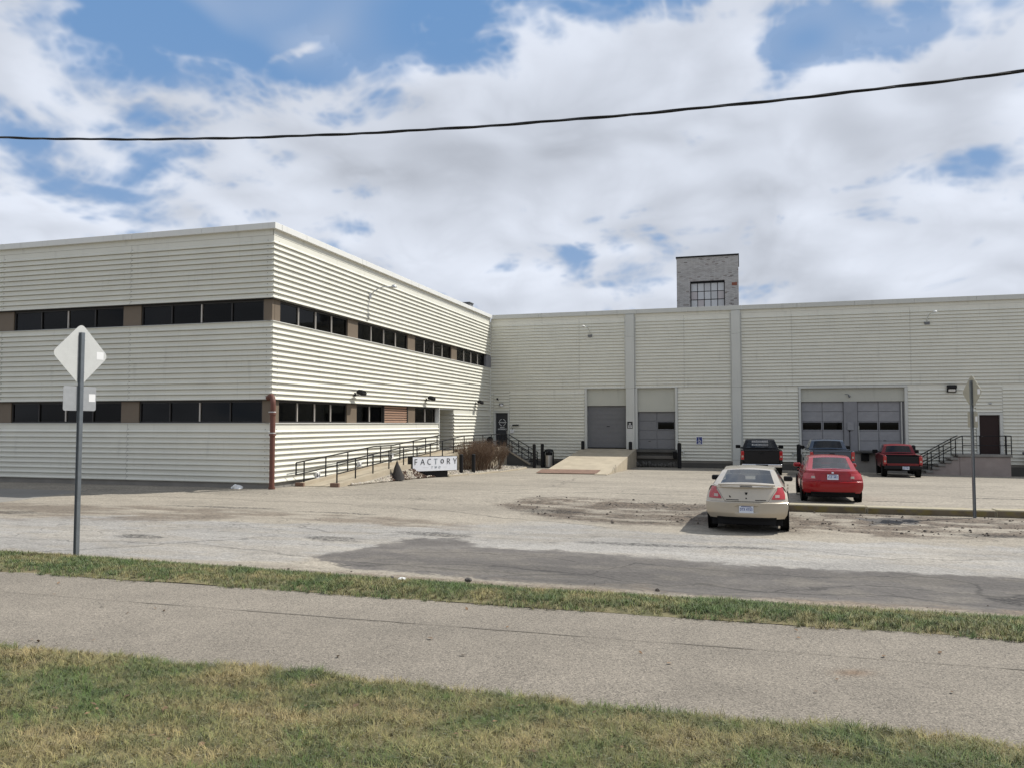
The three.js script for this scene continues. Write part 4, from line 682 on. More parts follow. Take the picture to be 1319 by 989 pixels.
// ---------- entrance steps ----------
{
  const o = thing('entrance_steps', 'concrete steps with a sloping side wall up to the black entrance door', 'steps');
  const n = 7, x0 = 1.36, run = 0.28, rise = 1.15 / n;
  for (let i = 0; i < n; i++) obj('step', [RB(x0 + i * run, x0 + (i + 1) * run, -0.3, 1.2 - (i + 1) * rise, 0.35, 2.0, 0.012)], M.concreteGrey, o);
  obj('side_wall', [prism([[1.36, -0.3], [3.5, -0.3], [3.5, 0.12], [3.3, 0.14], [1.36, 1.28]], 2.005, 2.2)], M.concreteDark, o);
  { const c = B(0, 2.26, 0, 0.06, 2.0, 2.24); c.rotateZ(-Math.atan2(1.14, 1.94)); c.translate(1.34, 1.285, 0); obj('wall_cap', [c], M.concrete, o); }
  const sl = (z) => [V(1.36, 1.2, z), V(3.35, 0.05, z)];
  const pp = (z, k) => [0.02, 0.35, 0.68, 0.98].map((t) => V(lerp(1.36, 3.35, t), lerp(1.2, 0.05, t), z));
  railing('black pipe handrail on the wall side of the entrance steps', sl(0.4), pp(0.4), { top: 0.82, mid: 0.42, group: 'entrance step handrails' });
  railing('black pipe handrail over the sloping side wall of the entrance steps', [V(1.36, 1.34, 2.1), V(3.4, 0.16, 2.1), V(3.75, 0.06, 2.1)], [V(1.4, 1.3, 2.1), V(2.1, 0.9, 2.1), V(2.75, 0.5, 2.1), V(3.35, 0.16, 2.1)], { top: 0.7, mid: 0.36, group: 'entrance step handrails' });
  const b = thing('planter_pot', 'black round pot on the landing by the entrance door', 'pot', [0.28, 1.2, 1.0]); obj('pot', [new THREE.LatheGeometry([[0, 0], [0.16, 0], [0.2, 0.3], [0.23, 0.34], [0.19, 0.34], [0.17, 0.28], [0, 0.28]].map(([x, y]) => new THREE.Vector2(x, y)), 14)], M.blackPaint, b); obj('dead_plant', [new THREE.IcosahedronGeometry(0.2, 1).scale(1, 1.1, 1).translate(0, 0.48, 0)], M.blackPaint, b);
}
// ---------- bollards ----------
function bollard(name, label, x, z, h, r, y = gy(x, z), group) { const o = thing(name, label, 'bollard', [x, y, z], 0, group); obj('post', [new THREE.CylinderGeometry(r, r, h, 14).translate(0, h / 2 - 0.1, 0)], M.blackPaint, o); obj('cap', [new THREE.SphereGeometry(r, 14, 6, 0, 6.3, 0, 1.58).scale(1, 0.5, 1).translate(0, h - 0.1, 0)], M.blackPaint, o); return o; }
bollard('bollard', 'short black bollard in pale stones beside the white sign', 2.72, 13.2, 1.05, 0.1, undefined, 'bollards beside the bush');
bollard('bollard', 'short black bollard in pale stones beside the bare bush', 3.05, 12.3, 1.05, 0.1, undefined, 'bollards beside the bush');
bollard('bollard', 'tall black bollard at the foot of the entrance steps', 4.05, 4.0, 1.5, 0.1, undefined, 'bollards by the litter bin');
bollard('bollard', 'tall black bollard close beside the litter bin', 4.35, 3.2, 1.5, 0.1, undefined, 'bollards by the litter bin');
bollard('bollard', 'black bollard at the top left of the concrete dock ramp', 6.36, 0.62, 0.55, 0.11, 1.12, 'bollards at the dock ramp');
bollard('bollard', 'black bollard at the top of the dock ramp by the pilaster', 9.38, 0.62, 0.55, 0.11, 1.10, 'bollards at the dock ramp');
bollard('bollard', 'black bollard right of the broken dock front', 12.42, 1.2, 1.65, 0.12, -0.05, 'bollards at the loading docks');
bollard('bollard', 'black bollard left of the double dock doors', 19.25, 1.2, 1.65, 0.12, -0.08, 'bollards at the loading docks');
bollard('bollard', 'black bollard right of the double dock doors', 25.3, 1.2, 1.7, 0.12, -0.14, 'bollards at the loading docks');
// ---------- litter bin ----------
{
  const o = thing('litter_bin', 'round steel litter bin with black hooded lid and frame', 'litter bin', [4.72, gy(4.72, 3.0), 3.0]);
  obj('drum', [new THREE.CylinderGeometry(0.25, 0.25, 0.7, 24, 1).translate(0, 0.4, 0)], M.steelCan, o);
  for (const s of [-1, 1]) obj('upright', [RB(s * 0.28 - 0.025, s * 0.28 + 0.025, 0, 0.98, -0.06, 0.06)], M.blackSteel, o);
  obj('lid', [new THREE.CylinderGeometry(0.27, 0.3, 0.1, 24).translate(0, 1.0, 0), new THREE.SphereGeometry(0.27, 20, 6, 0, 6.3, 0, 1.57).scale(1, 0.35, 1).translate(0, 1.05, 0)], M.blackSteel, o); obj('base', [new THREE.CylinderGeometry(0.27, 0.27, 0.06, 20).translate(0, 0.02, 0)], M.blackSteel, o);
  obj('liner', [new THREE.CylinderGeometry(0.22, 0.22, 0.18, 20).translate(0, 0.84, 0)], M.blackPaint, o);
}
// ---------- concrete ramp to the roll-up door ----------
{
  const o = thing('dock_ramp', 'sloping pale concrete vehicle ramp up to the roll-up door', 'ramp');
  const x0 = 6.22, x1 = 9.68, z1 = 10.9, yb = ground(8, 10.9) - 0.02, w = prism([[0.0, -0.4], [0, 1.13], [-0.6, 1.1], [-z1, yb + 0.05], [-z1, -0.4]], 0, x1 - x0);
  { const p = w.attributes.position, n = w.attributes.normal; for (let i = 0; i < p.count; i++) { const a = p.getX(i), b = p.getZ(i); p.setX(i, x0 + b); p.setZ(i, -a); const na = n.getX(i), nb = n.getZ(i); n.setX(i, nb); n.setZ(i, -na); } const q = w.index ? w.toNonIndexed() : w; q.computeVertexNormals(); obj('slab', [q], M.concrete, o); }
  { const a = Math.atan2(1.1 - yb - 0.05, z1 - 0.6), p = RB(-1.6, 1.5, -0.006, 0.01, -0.45, 0.9, 0.004); p.rotateX(a); p.translate(7.55, yb + 0.05 + Math.tan(a) * 0.85 + 0.012, z1 - 0.85); obj('steel_plate', [p], M.rustPlate, o); }
  obj('edge_strip', [RB(9.02, 9.66, ground(9, 11.2) - 0.03, ground(9, 11.2) + 0.045, 10.92, 11.4, 0.01)], M.concrete, o);
  // chalk rings on the sunlit side
  const ring = (z, y, a, b) => { const t = new THREE.TorusGeometry(1, 0.05, 5, 26); t.scale(a, b, 0.1); t.rotateY(Math.PI / 2); t.translate(9.683, y, z); return t; };
  obj('chalk_mark', [ring(9.3, 0.3, 0.30, 0.16), ring(8.7, 0.36, 0.16, 0.2)], M.concreteDark, o);
}
// ---------- steps and landing by the brown door ----------
{
  const o = thing('side_steps', 'concrete steps and landing below the brown door', 'steps');
  const g0 = ground(28, 1.5) - 0.3;
  obj('landing', [RB(27.6, 30.08, g0, 0.90, 0.08, 1.3, 0.02)], M.concretePink, o); obj('landing_edge', [RB(27.5, 30.16, 0.905, 1.03, 0.08, 1.37, 0.02)], M.concreteGrey, o);
  const n = 6; for (let i = 0; i < n; i++) { const x = 27.5 - i * 0.31, y = 1.02 - (i + 1) * 0.18; obj('step', [RB(x - 0.36, x - 0.002, y - 0.12, y, 0.1, 1.34, 0.015)], M.concreteGrey, o); }
  obj('stair_wall', [prism([[27.59, g0], [27.59, 0.88], [25.75, -0.12], [25.75, g0]], 0.12, 1.28)], M.concretePink, o);
  const foot = (t) => V(lerp(27.45, 25.6, t), lerp(0.95, -0.15, t), 0);
  for (const [z, label] of [[1.25, 'black pipe handrail on the outer side of the side steps'], [0.25, 'black pipe handrail on the wall side of the side steps']]) { const at = (t) => foot(t).setZ(z); railing(label, [at(0), at(1)], [at(0.02), at(0.35), at(0.68), at(0.97)], { top: 0.95, mid: 0.5, group: 'side step handrails', ends: [[at(1).add(V(0, 0.5, 0)), at(1).add(V(0, 0.95, 0))], [at(0).add(V(0, 0.95, 0)), V(27.75, 2.05, z)]] }); }
  railing('black pipe guard rail round the landing by the brown door', [V(27.75, 1.03, 1.3), V(30.12, 1.03, 1.3), V(30.12, 1.03, 0.15)], [V(27.75, 1.03, 1.3), V(28.6, 1.03, 1.3), V(29.88, 1.03, 1.3), V(30.12, 1.03, 1.3), V(30.12, 1.03, 0.3)], { top: 1.02, mid: 0.5 });
  const m = thing('gas_meter', 'dark grey gas meter against the ribbed wall past the landing', 'gas meter', [31.35, ground(31.3, 0.4), 0.4]); obj('meter_body', [RB(-0.2, 0.2, 0.7, 1.15, -0.15, 0.15, 0.05)], M.meterGrey, m); obj('regulator', [new THREE.SphereGeometry(0.16, 12, 8).scale(1, 0.7, 1).translate(-0.3, 1.3, 0)], M.meterGrey, m); obj('pipework', [bar(V(-0.3, -0.1, 0), V(-0.3, 1.35, 0), 0.04), bar(V(-0.3, 1.3, 0), V(0.15, 1.3, 0), 0.035), bar(V(0.15, 1.1, 0), V(0.15, 1.6, 0), 0.035)], M.meterGrey, m);
}
// ---------- planting bed with stones, bush and sign ----------
{
  const edge = [[1.9, 23.2], [2.0, 21], [2.15, 18.6], [2.7, 15.9], [3.3, 13.9], [3.75, 10.5], [3.95, 7.5], [3.85, 5.2], [3.3, 3.4]];
  const ex = (z) => { for (let i = 1; i < edge.length; i++) { const [x1, z1] = edge[i - 1], [x2, z2] = edge[i]; if (z <= z1 && z >= z2) return lerp(x1, x2, (z1 - z) / (z1 - z2)); } return 3.3; };
  const inner = (z) => 1.83, bedY = (x, z) => { const t = clamp((x - 1.83) / Math.max(0.05, ex(z) - 1.83)); const low = gy(ex(z), z) + 0.03, hi = lerp(low + 0.06, Math.max(low, rampY(z) - 0.1), sst(12.5, 17, z)); return lerp(hi, low, sst(0, 0.75, t)) + 0.03 * (fbm(x * 3, z * 3, 2, 150) - 0.5); };
  const pos = [], idx = [], n = 80, m = 14;
  for (let j = 0; j <= n; j++) for (let i = 0; i <= m; i++) { const z = lerp(23.2, 2.3, j / n), x = lerp(1.825, ex(z), i / m); pos.push(x, bedY(x, z), z); }
  for (let j = 0; j < n; j++) for (let i = 0; i < m; i++) { const a = j * (m + 1) + i; idx.push(a, a + 1, a + m + 1, a + 1, a + m + 2, a + m + 1); }
  const g = new THREE.BufferGeometry(); g.setAttribute('position', new THREE.Float32BufferAttribute(pos, 3)); g.setIndex(idx); g.computeVertexNormals();
  struct('planting_bed', [g], std('bedSoil', [0.30, 0.265, 0.21], 1, { map: mottle(0.25, 151, 1.5, 512, 1, 0.25) }));
  const r = rng(21), rock = new THREE.DodecahedronGeometry(0.045, 0), put = (name, count, mat, pick, smin, smax) => {
    const im = shade(new THREE.InstancedMesh(rock, mat, count)), mx = new THREE.Matrix4(), q = new THREE.Quaternion(), e = new THREE.Euler(), c = new THREE.Color();
    for (let k = 0; k < count; k++) { const [x, z, tone] = pick(); const s = lerp(smin, smax, r() * r()); e.set(r() * 6, r() * 6, r() * 6); mx.compose(V(x, bedY(x, z) + 0.012 * s, z), q.setFromEuler(e), V(s, s * 0.6, s)); im.setMatrixAt(k, mx); const t = tone * (0.7 + 0.55 * r()); im.setColorAt(k, c.setRGB(t, t * (0.93 + 0.06 * r()), t * (0.84 + 0.1 * r()))); }
    im.name = numbered(name); im.userData = { kind: 'stuff', label: name === 'pebbles' ? 'pale pebbles covering the planting bed' : 'dark brown wood mulch round the sign', category: name === 'pebbles' ? 'pebbles' : 'mulch' }; scene.add(im);
  };
  put('pebbles', 5200, M.stone, () => { const z = lerp(3, 23, r()), x = lerp(1.9, ex(z) - 0.03, r()); return [x, z, 0.9]; }, 0.5, 1.7);
  put('mulch', 5200, M.mulch, () => { for (;;) { const z = lerp(14.6, 21.5, r()), x = lerp(1.9, ex(z) - 0.03, r()); if (fbm(x * 1.4, z * 1.4, 2, 152) > 0.34 + 0.05 * Math.abs(z - 17.5) + 0.2 * (ex(z) - x < 0.12 ? 0 : 0)) return [x, z, 1]; } }, 0.6, 1.5);
  // kerb line of the bed
  { const k = thing('bed_edging', 'pale concrete edging strip round the planting bed', 'edging'); for (let i = 3; i + 1 < edge.length; i++) { const [xa, za] = edge[i], [xb, zb] = edge[i + 1], L = Math.hypot(xb - xa, zb - za); const b = RB(-0.07, 0.07, -0.2, 0.05, -L / 2 + 0.006, L / 2 - 0.006); b.rotateY(Math.atan2(xb - xa, zb - za)); b.translate((xa + xb) / 2, gy((xa + xb) / 2, (za + zb) / 2) + 0.015, (za + zb) / 2); obj('edging_piece', [b], M.concrete, k); } }
  // pointed boulder
  { const b = thing('boulder', 'dark pointed boulder beside the white sign', 'boulder', [2.05, bedY(2.05, 19.3) - 0.03, 19.3]); const q = new THREE.ConeGeometry(0.34, 0.85, 7, 5), p = q.attributes.position; for (let i = 0; i < p.count; i++) { const x = p.getX(i), y = p.getY(i), z = p.getZ(i), s = 0.6 + 0.8 * fbm(x * 5 + 5, y * 6 + z * 5, 3, 153); p.setXYZ(i, x * s, y, z * s); } q.computeVertexNormals(); q.translate(0, 0.46, 0); obj('rock', [q], M.darkStone, b); }
  // bare bush
  const bush = (x, z, h, w, n, seed, label) => {
    const rr = rng(seed), pos = [], nor = [], col = [], base = V(x, bedY(x, z), z);
    const stick = (a, b, ra, rb, tone) => { const d = b.clone().sub(a).normalize(), u = V(0, 0, 1).cross(d); if (u.lengthSq() < 1e-4) u.set(1, 0, 0); u.normalize(); const v = d.clone().cross(u); const ring = (c, rad) => [0, 1, 2].map((k) => { const t = k * 2.0944; return [c.clone().addScaledVector(u, Math.cos(t) * rad).addScaledVector(v, Math.sin(t) * rad), u.clone().multiplyScalar(Math.cos(t)).addScaledVector(v, Math.sin(t))]; }); const A = ring(a, ra), Bq = ring(b, rb); for (let k = 0; k < 3; k++) { const m = (k + 1) % 3; for (const [p, q] of [A[k], A[m], Bq[m], A[k], Bq[m], Bq[k]]) { pos.push(p.x, p.y, p.z); nor.push(q.x, q.y, q.z); col.push(tone[0], tone[1], tone[2]); } } };
    const grow = (p, dir, len, rad, depth) => { const seg = depth === 0 ? 4 : 3; let c = p; const d = dir.clone(); const tn = 0.55 + 0.9 * rr(), tone = rr() < 0.22 ? [2.4 * tn, 2.3 * tn, 2.2 * tn] : [1.2 * tn, 0.95 * tn, 0.8 * tn]; for (let k = 0; k < seg; k++) { d.x += (rr() - 0.5) * 0.34; d.z += (rr() - 0.5) * 0.34; d.y += 0.05; d.normalize(); const e = c.clone().addScaledVector(d, len / seg); stick(c, e, rad * (1 - k / seg * 0.6), rad * (1 - (k + 1) / seg * 0.6), tone); if (depth < 2 && k > 0) { const nb = depth === 0 ? 2 + (rr() < 0.5 ? 1 : 0) : 2; for (let b = 0; b < nb; b++) grow(e, V(d.x + (rr() - 0.5) * 1.5, d.y + (rr() - 0.3) * 0.6, d.z + (rr() - 0.5) * 1.5).normalize(), len * (0.3 + 0.22 * rr()), rad * 0.55, depth + 1); } c = e; } };
    for (let k = 0; k < n; k++) { const a = rr() * 6.28, q = Math.sqrt(rr()), o = base.clone().add(V(Math.cos(a) * q * w * 0.5, -0.02, Math.sin(a) * q * w * 0.5)); grow(o, V(Math.cos(a) * q * 0.42, 1, Math.sin(a) * q * 0.42).normalize(), h * (0.66 + 0.3 * rr()), 0.012, 0); }
    const g = new THREE.BufferGeometry(); g.setAttribute('position', new THREE.Float32BufferAttribute(pos, 3)); g.setAttribute('normal', new THREE.Float32BufferAttribute(nor, 3)); g.setAttribute('color', new THREE.Float32BufferAttribute(col, 3));
    const o = thing('bare_bush', label, 'bush', [0, 0, 0], 0, 'bare bushes by the entrance'); const m = shade(new THREE.Mesh(g, M.bark)); m.name = 'twigs'; o.add(m);
  };
  bush(2.35, 10.4, 1.22, 1.45, 160, 31, 'bare brown twiggy bush behind the short bollards');
  bush(2.5, 8.3, 1.2, 1.6, 160, 32, 'bare brown twiggy bush beside the entrance steps');
  // sign of the building
  const s = thing('monument_sign', 'white FACTORY TWO box sign with black sides on a low base', 'sign', [2.62, gy(2.6, 16.4) - 0.03, 16.4], 50 * Math.PI / 180);
  const W = 2.3, y0 = 0.32, y1 = 0.98;
  obj('cabinet', [RB(-W / 2, W / 2, y0, y1, -0.5, -0.012, 0.012)], M.blackPaint, s); obj('face', [RB(-W / 2 + 0.015, W / 2 - 0.015, y0 + 0.015, y1 - 0.015, -0.012, 0.004, 0.004)], M.signFace, s); obj('base', [RB(-W / 2 + 0.3, W / 2 - 0.45, -0.15, y0 - 0.002, -0.42, -0.08)], M.blackPaint, s);
  const font = await new FontLoader().loadAsync('fonts/droid/droid_sans_bold.typeface.json'), thin = await new FontLoader().loadAsync('fonts/droid/droid_sans_regular.typeface.json');
  const glyph = (t, f, size, x, y, w = 1) => { const q = new TextGeometry(t, { font: f, size, depth: 0.008, curveSegments: 5 }); q.computeBoundingBox(); const c = (q.boundingBox.max.x + q.boundingBox.min.x) / 2; q.translate(-c, 0, 0); q.scale(w, 1, 1); q.translate(x, y, 0.004); return q; };
  'FACTORY'.split('').forEach((ch, i) => { const small = ch === 'O'; obj('letter', [glyph(ch, small ? font : thin, small ? 0.19 : 0.255, -0.98 + i * 0.335, small ? 0.665 : 0.63, 1.02)], ch === 'T' ? M.inkGrey : M.ink, s); });
  'TWO'.split('').forEach((ch, i) => obj('letter', [glyph(ch, thin, 0.1, -0.16 + i * 0.19, 0.45)], M.inkGrey, s));
  obj('rule_line', [B(-0.62, -0.34, 0.492, 0.5, 0.004, 0.008), B(0.42, 0.62, 0.492, 0.5, 0.004, 0.008)], M.inkFaint, s);
}
// ---------- kerb between the lot and the road ----------
{
  const o = thing('concrete_kerb', 'worn concrete kerb with faded yellow paint edging the car park', 'kerb'), r = rng(44);
  for (let x = 17.0, i = 0; x < 40; i++) { const w = i === 0 ? 2.2 : 3.0, y = gy(x + w / 2, 27.5) + 0.19 + 0.02 * (r() - 0.5); const b = RB(x + 0.008, x + w - 0.008, -0.4, y, 26.98 + 0.02 * r(), 27.42, 0.025, 2); const ks = obj('kerb_stone', [b], M.kerb, o); obj('painted_shaded_face', [RB(x + 0.03, x + w - 0.03, -0.1, y - 0.035, 27.4, 27.432, 0.008)], M.kerbShadedFace, ks); x += w; }  // front strip: faded yellow paint on a base colour darkened as shade
}
// ---------- road signs seen from behind ----------
function roadSign(label, x, z, turn, top, diag, plateW, plateH, back, gap) {
  const y = Math.max(gy(x, z), ground(x, z)), H = top - y, o = thing('road_sign', label, 'road sign', [x, y, z], turn, 'road signs');
  const h = diag / 2, s = new THREE.Shape(), rr = 0.07; s.moveTo(-h + rr, rr); s.lineTo(-rr, h - rr); s.quadraticCurveTo(0, h, rr, h - rr); s.lineTo(h - rr, rr); s.quadraticCurveTo(h, 0, h - rr, -rr); s.lineTo(rr, -h + rr); s.quadraticCurveTo(0, -h, -rr, -h + rr); s.lineTo(-h + rr, -rr); s.quadraticCurveTo(-h, 0, -h + rr, rr);
  const d = new THREE.ExtrudeGeometry(s, { depth: 0.004, bevelEnabled: false, curveSegments: 4 }); d.translate(0, H - h, -0.006); const dm = obj('diamond_plate', [d], back, o);
  obj('sticker', [B(h * 0.56, h * 0.82, H - h - 0.06, H - h + 0.07, -0.0015, 0.0)], M.white, dm);
  const s2 = new THREE.Shape(), w2 = plateW / 2, y2 = H - diag - gap, q = 0.04; s2.moveTo(-w2 + q, y2); s2.lineTo(w2 - q, y2); s2.quadraticCurveTo(w2, y2, w2, y2 - q); s2.lineTo(w2, y2 - plateH + q); s2.quadraticCurveTo(w2, y2 - plateH, w2 - q, y2 - plateH); s2.lineTo(-w2 + q, y2 - plateH); s2.quadraticCurveTo(-w2, y2 - plateH, -w2, y2 - plateH + q); s2.lineTo(-w2, y2 - q); s2.quadraticCurveTo(-w2, y2, -w2 + q, y2);
  const p = new THREE.ExtrudeGeometry(s2, { depth: 0.004, bevelEnabled: false, curveSegments: 4 }); p.translate(0, 0, -0.006); const pm = obj('lower_plate', [p], back === M.signBack ? M.galvanised : back, o); obj('sticker', [B(w2 * 0.55, w2 * 0.95, y2 - plateH * 0.62, y2 - plateH * 0.3, -0.0015, 0)], M.white, pm);
  // U-channel post with a row of holes along its flange
  const yt = H - 0.16, post = [B(-0.032, 0.032, -0.3, yt, 0.036, 0.042), B(-0.034, -0.028, -0.3, yt, 0.004, 0.036), B(0.028, 0.034, -0.3, yt, 0.004, 0.036), B(-0.052, -0.034, -0.3, yt, 0.0, 0.005), B(0.034, 0.052, -0.3, yt, 0.0, 0.005)];
  obj('post', post, M.postSteel, o);
  const hs = []; for (let v = 0.1; v < yt - 0.03; v += 0.05) hs.push(B(0.038, 0.048, v, v + 0.02, 0.0052, 0.006)); const hm = obj('post_holes', hs, M.blackPaint, o); hm.userData.kind = 'stuff';
  for (const v of [H - h + 0.25, H - h - 0.3, y2 - 0.08, y2 - plateH + 0.08]) obj('bolt', [new THREE.CylinderGeometry(0.014, 0.014, 0.02, 6).rotateX(Math.PI / 2).translate(0.043, v, 0.012)], M.chrome, o);
}
roadSign('back of a clean diamond road sign on a steel post in the grass verge', 5.3, 39.25, Math.PI / 2 - 0.12, 4.44, 1.07, 0.62, 0.41, M.signBack, 0.0);
roadSign('back of a dull diamond road sign on a steel post at the kerb', 21.68, 27.62, -Math.PI / 2 + 0.26, 3.98, 0.90, 0.45, 0.40, M.signBackDull, 0.04);
// ---------- overhead cable ----------
{
  const o = thing('overhead_cable', 'black twisted overhead cable sagging across the sky', 'cable');
  for (let k = 0; k < 3; k++) { const pts = []; for (let x = -24; x <= 58; x += 0.09) { const y = 5.83 + 0.00657 * (x - 16.62) ** 2, a = x * 4.2 + k * 2.094, rr = k === 0 ? 0.007 : 0.0095; pts.push(V(x, y + Math.cos(a) * rr, 42.2 + Math.sin(a) * rr)); }
    const c = new THREE.CatmullRomCurve3(pts); obj('strand', [new THREE.TubeGeometry(c, pts.length, k === 0 ? 0.006 : 0.0085, 5)], M.cable, o); }
}
// ---------- loose bits ----------
{
  const l = thing('litter_bag', 'crumpled white litter at the foot of the office wall', 'litter', [-1.05, gy(-1, 25.95) + 0.02, 26.0]); const g = new THREE.IcosahedronGeometry(0.14, 2), p = g.attributes.position; for (let i = 0; i < p.count; i++) { const x = p.getX(i), y = p.getY(i), z = p.getZ(i), s = 0.55 + 0.9 * fbm(x * 9 + 20, y * 9 + z * 7, 3, 160); p.setXYZ(i, x * s * 1.7, Math.max(-0.01, y * s), z * s); } g.computeVertexNormals(); obj('bag', [g], M.litterWhite, l);
  const chunk = (label, x, z, s) => { const c = thing('asphalt_chunk', label, 'rubble', [x, Math.max(gy(x, z), ground(x, z)) + 0.03, z]); const q = new THREE.DodecahedronGeometry(s, 0); q.scale(1.2, 0.7, 0.9); q.rotateY(x); q.translate(0, s * 0.4, 0); obj('lump', [q], M.boulder, c); };
  chunk('dark lump of broken asphalt in the verge beside a scrap of litter', 11.2, 39.5, 0.045); chunk('dark lump of broken asphalt at the road edge of the verge', 12.3, 39.3, 0.05);
  const sc = thing('paper_scrap', 'small pale paper scrap in the grass verge', 'litter', [11.5, ground(11.5, 39.8) + 0.085, 39.8]); { const q = new THREE.PlaneGeometry(0.1, 0.06, 4, 3); q.rotateX(-1.3); const p = q.attributes.position; for (let i = 0; i < p.count; i++) p.setY(i, p.getY(i) + 0.03 * NT[i * 31]); q.computeVertexNormals(); obj('scrap', [q], M.litterWhite, sc); }
  const r = rng(61), rock = new THREE.DodecahedronGeometry(0.05, 0), im = shade(new THREE.InstancedMesh(rock, M.boulder, 900)), mx = new THREE.Matrix4(), q = new THREE.Quaternion(), e = new THREE.Euler(), c = new THREE.Color();
  for (let k = 0; k < 900; k++) { let x, z; for (;;) { const t = r(); if (t < 0.5) { x = lerp(17, 30, r()); z = lerp(27.6, 31, r()); if (pd(P_DIRT2, x, z) > 0) break; } else if (t < 0.94) { x = lerp(9, 16, r()); z = lerp(25.6, 31, r()); if (pd(P_DIRT, x, z) > 0 && fbm(x, z * 2, 3, 161) > 0.5) break; } else { x = lerp(4, 24, r()); z = lerp(38.3, 39.4, r()); break; } } const s = lerp(0.12, 0.85, r() ** 3); e.set(r() * 6, r() * 6, r() * 6); mx.compose(V(x, Math.max(gy(x, z), ground(x, z)) + 0.01 * s, z), q.setFromEuler(e), V(s, s * 0.7, s)); im.setMatrixAt(k, mx); const t = 0.9 + 1.6 * r(); im.setColorAt(k, c.setRGB(t, t * 0.93, t * 0.84)); }
  im.name = 'loose_gravel'; im.userData = { kind: 'stuff', label: 'loose gravel and broken asphalt scattered over the dirt', category: 'gravel' }; scene.add(im);
}
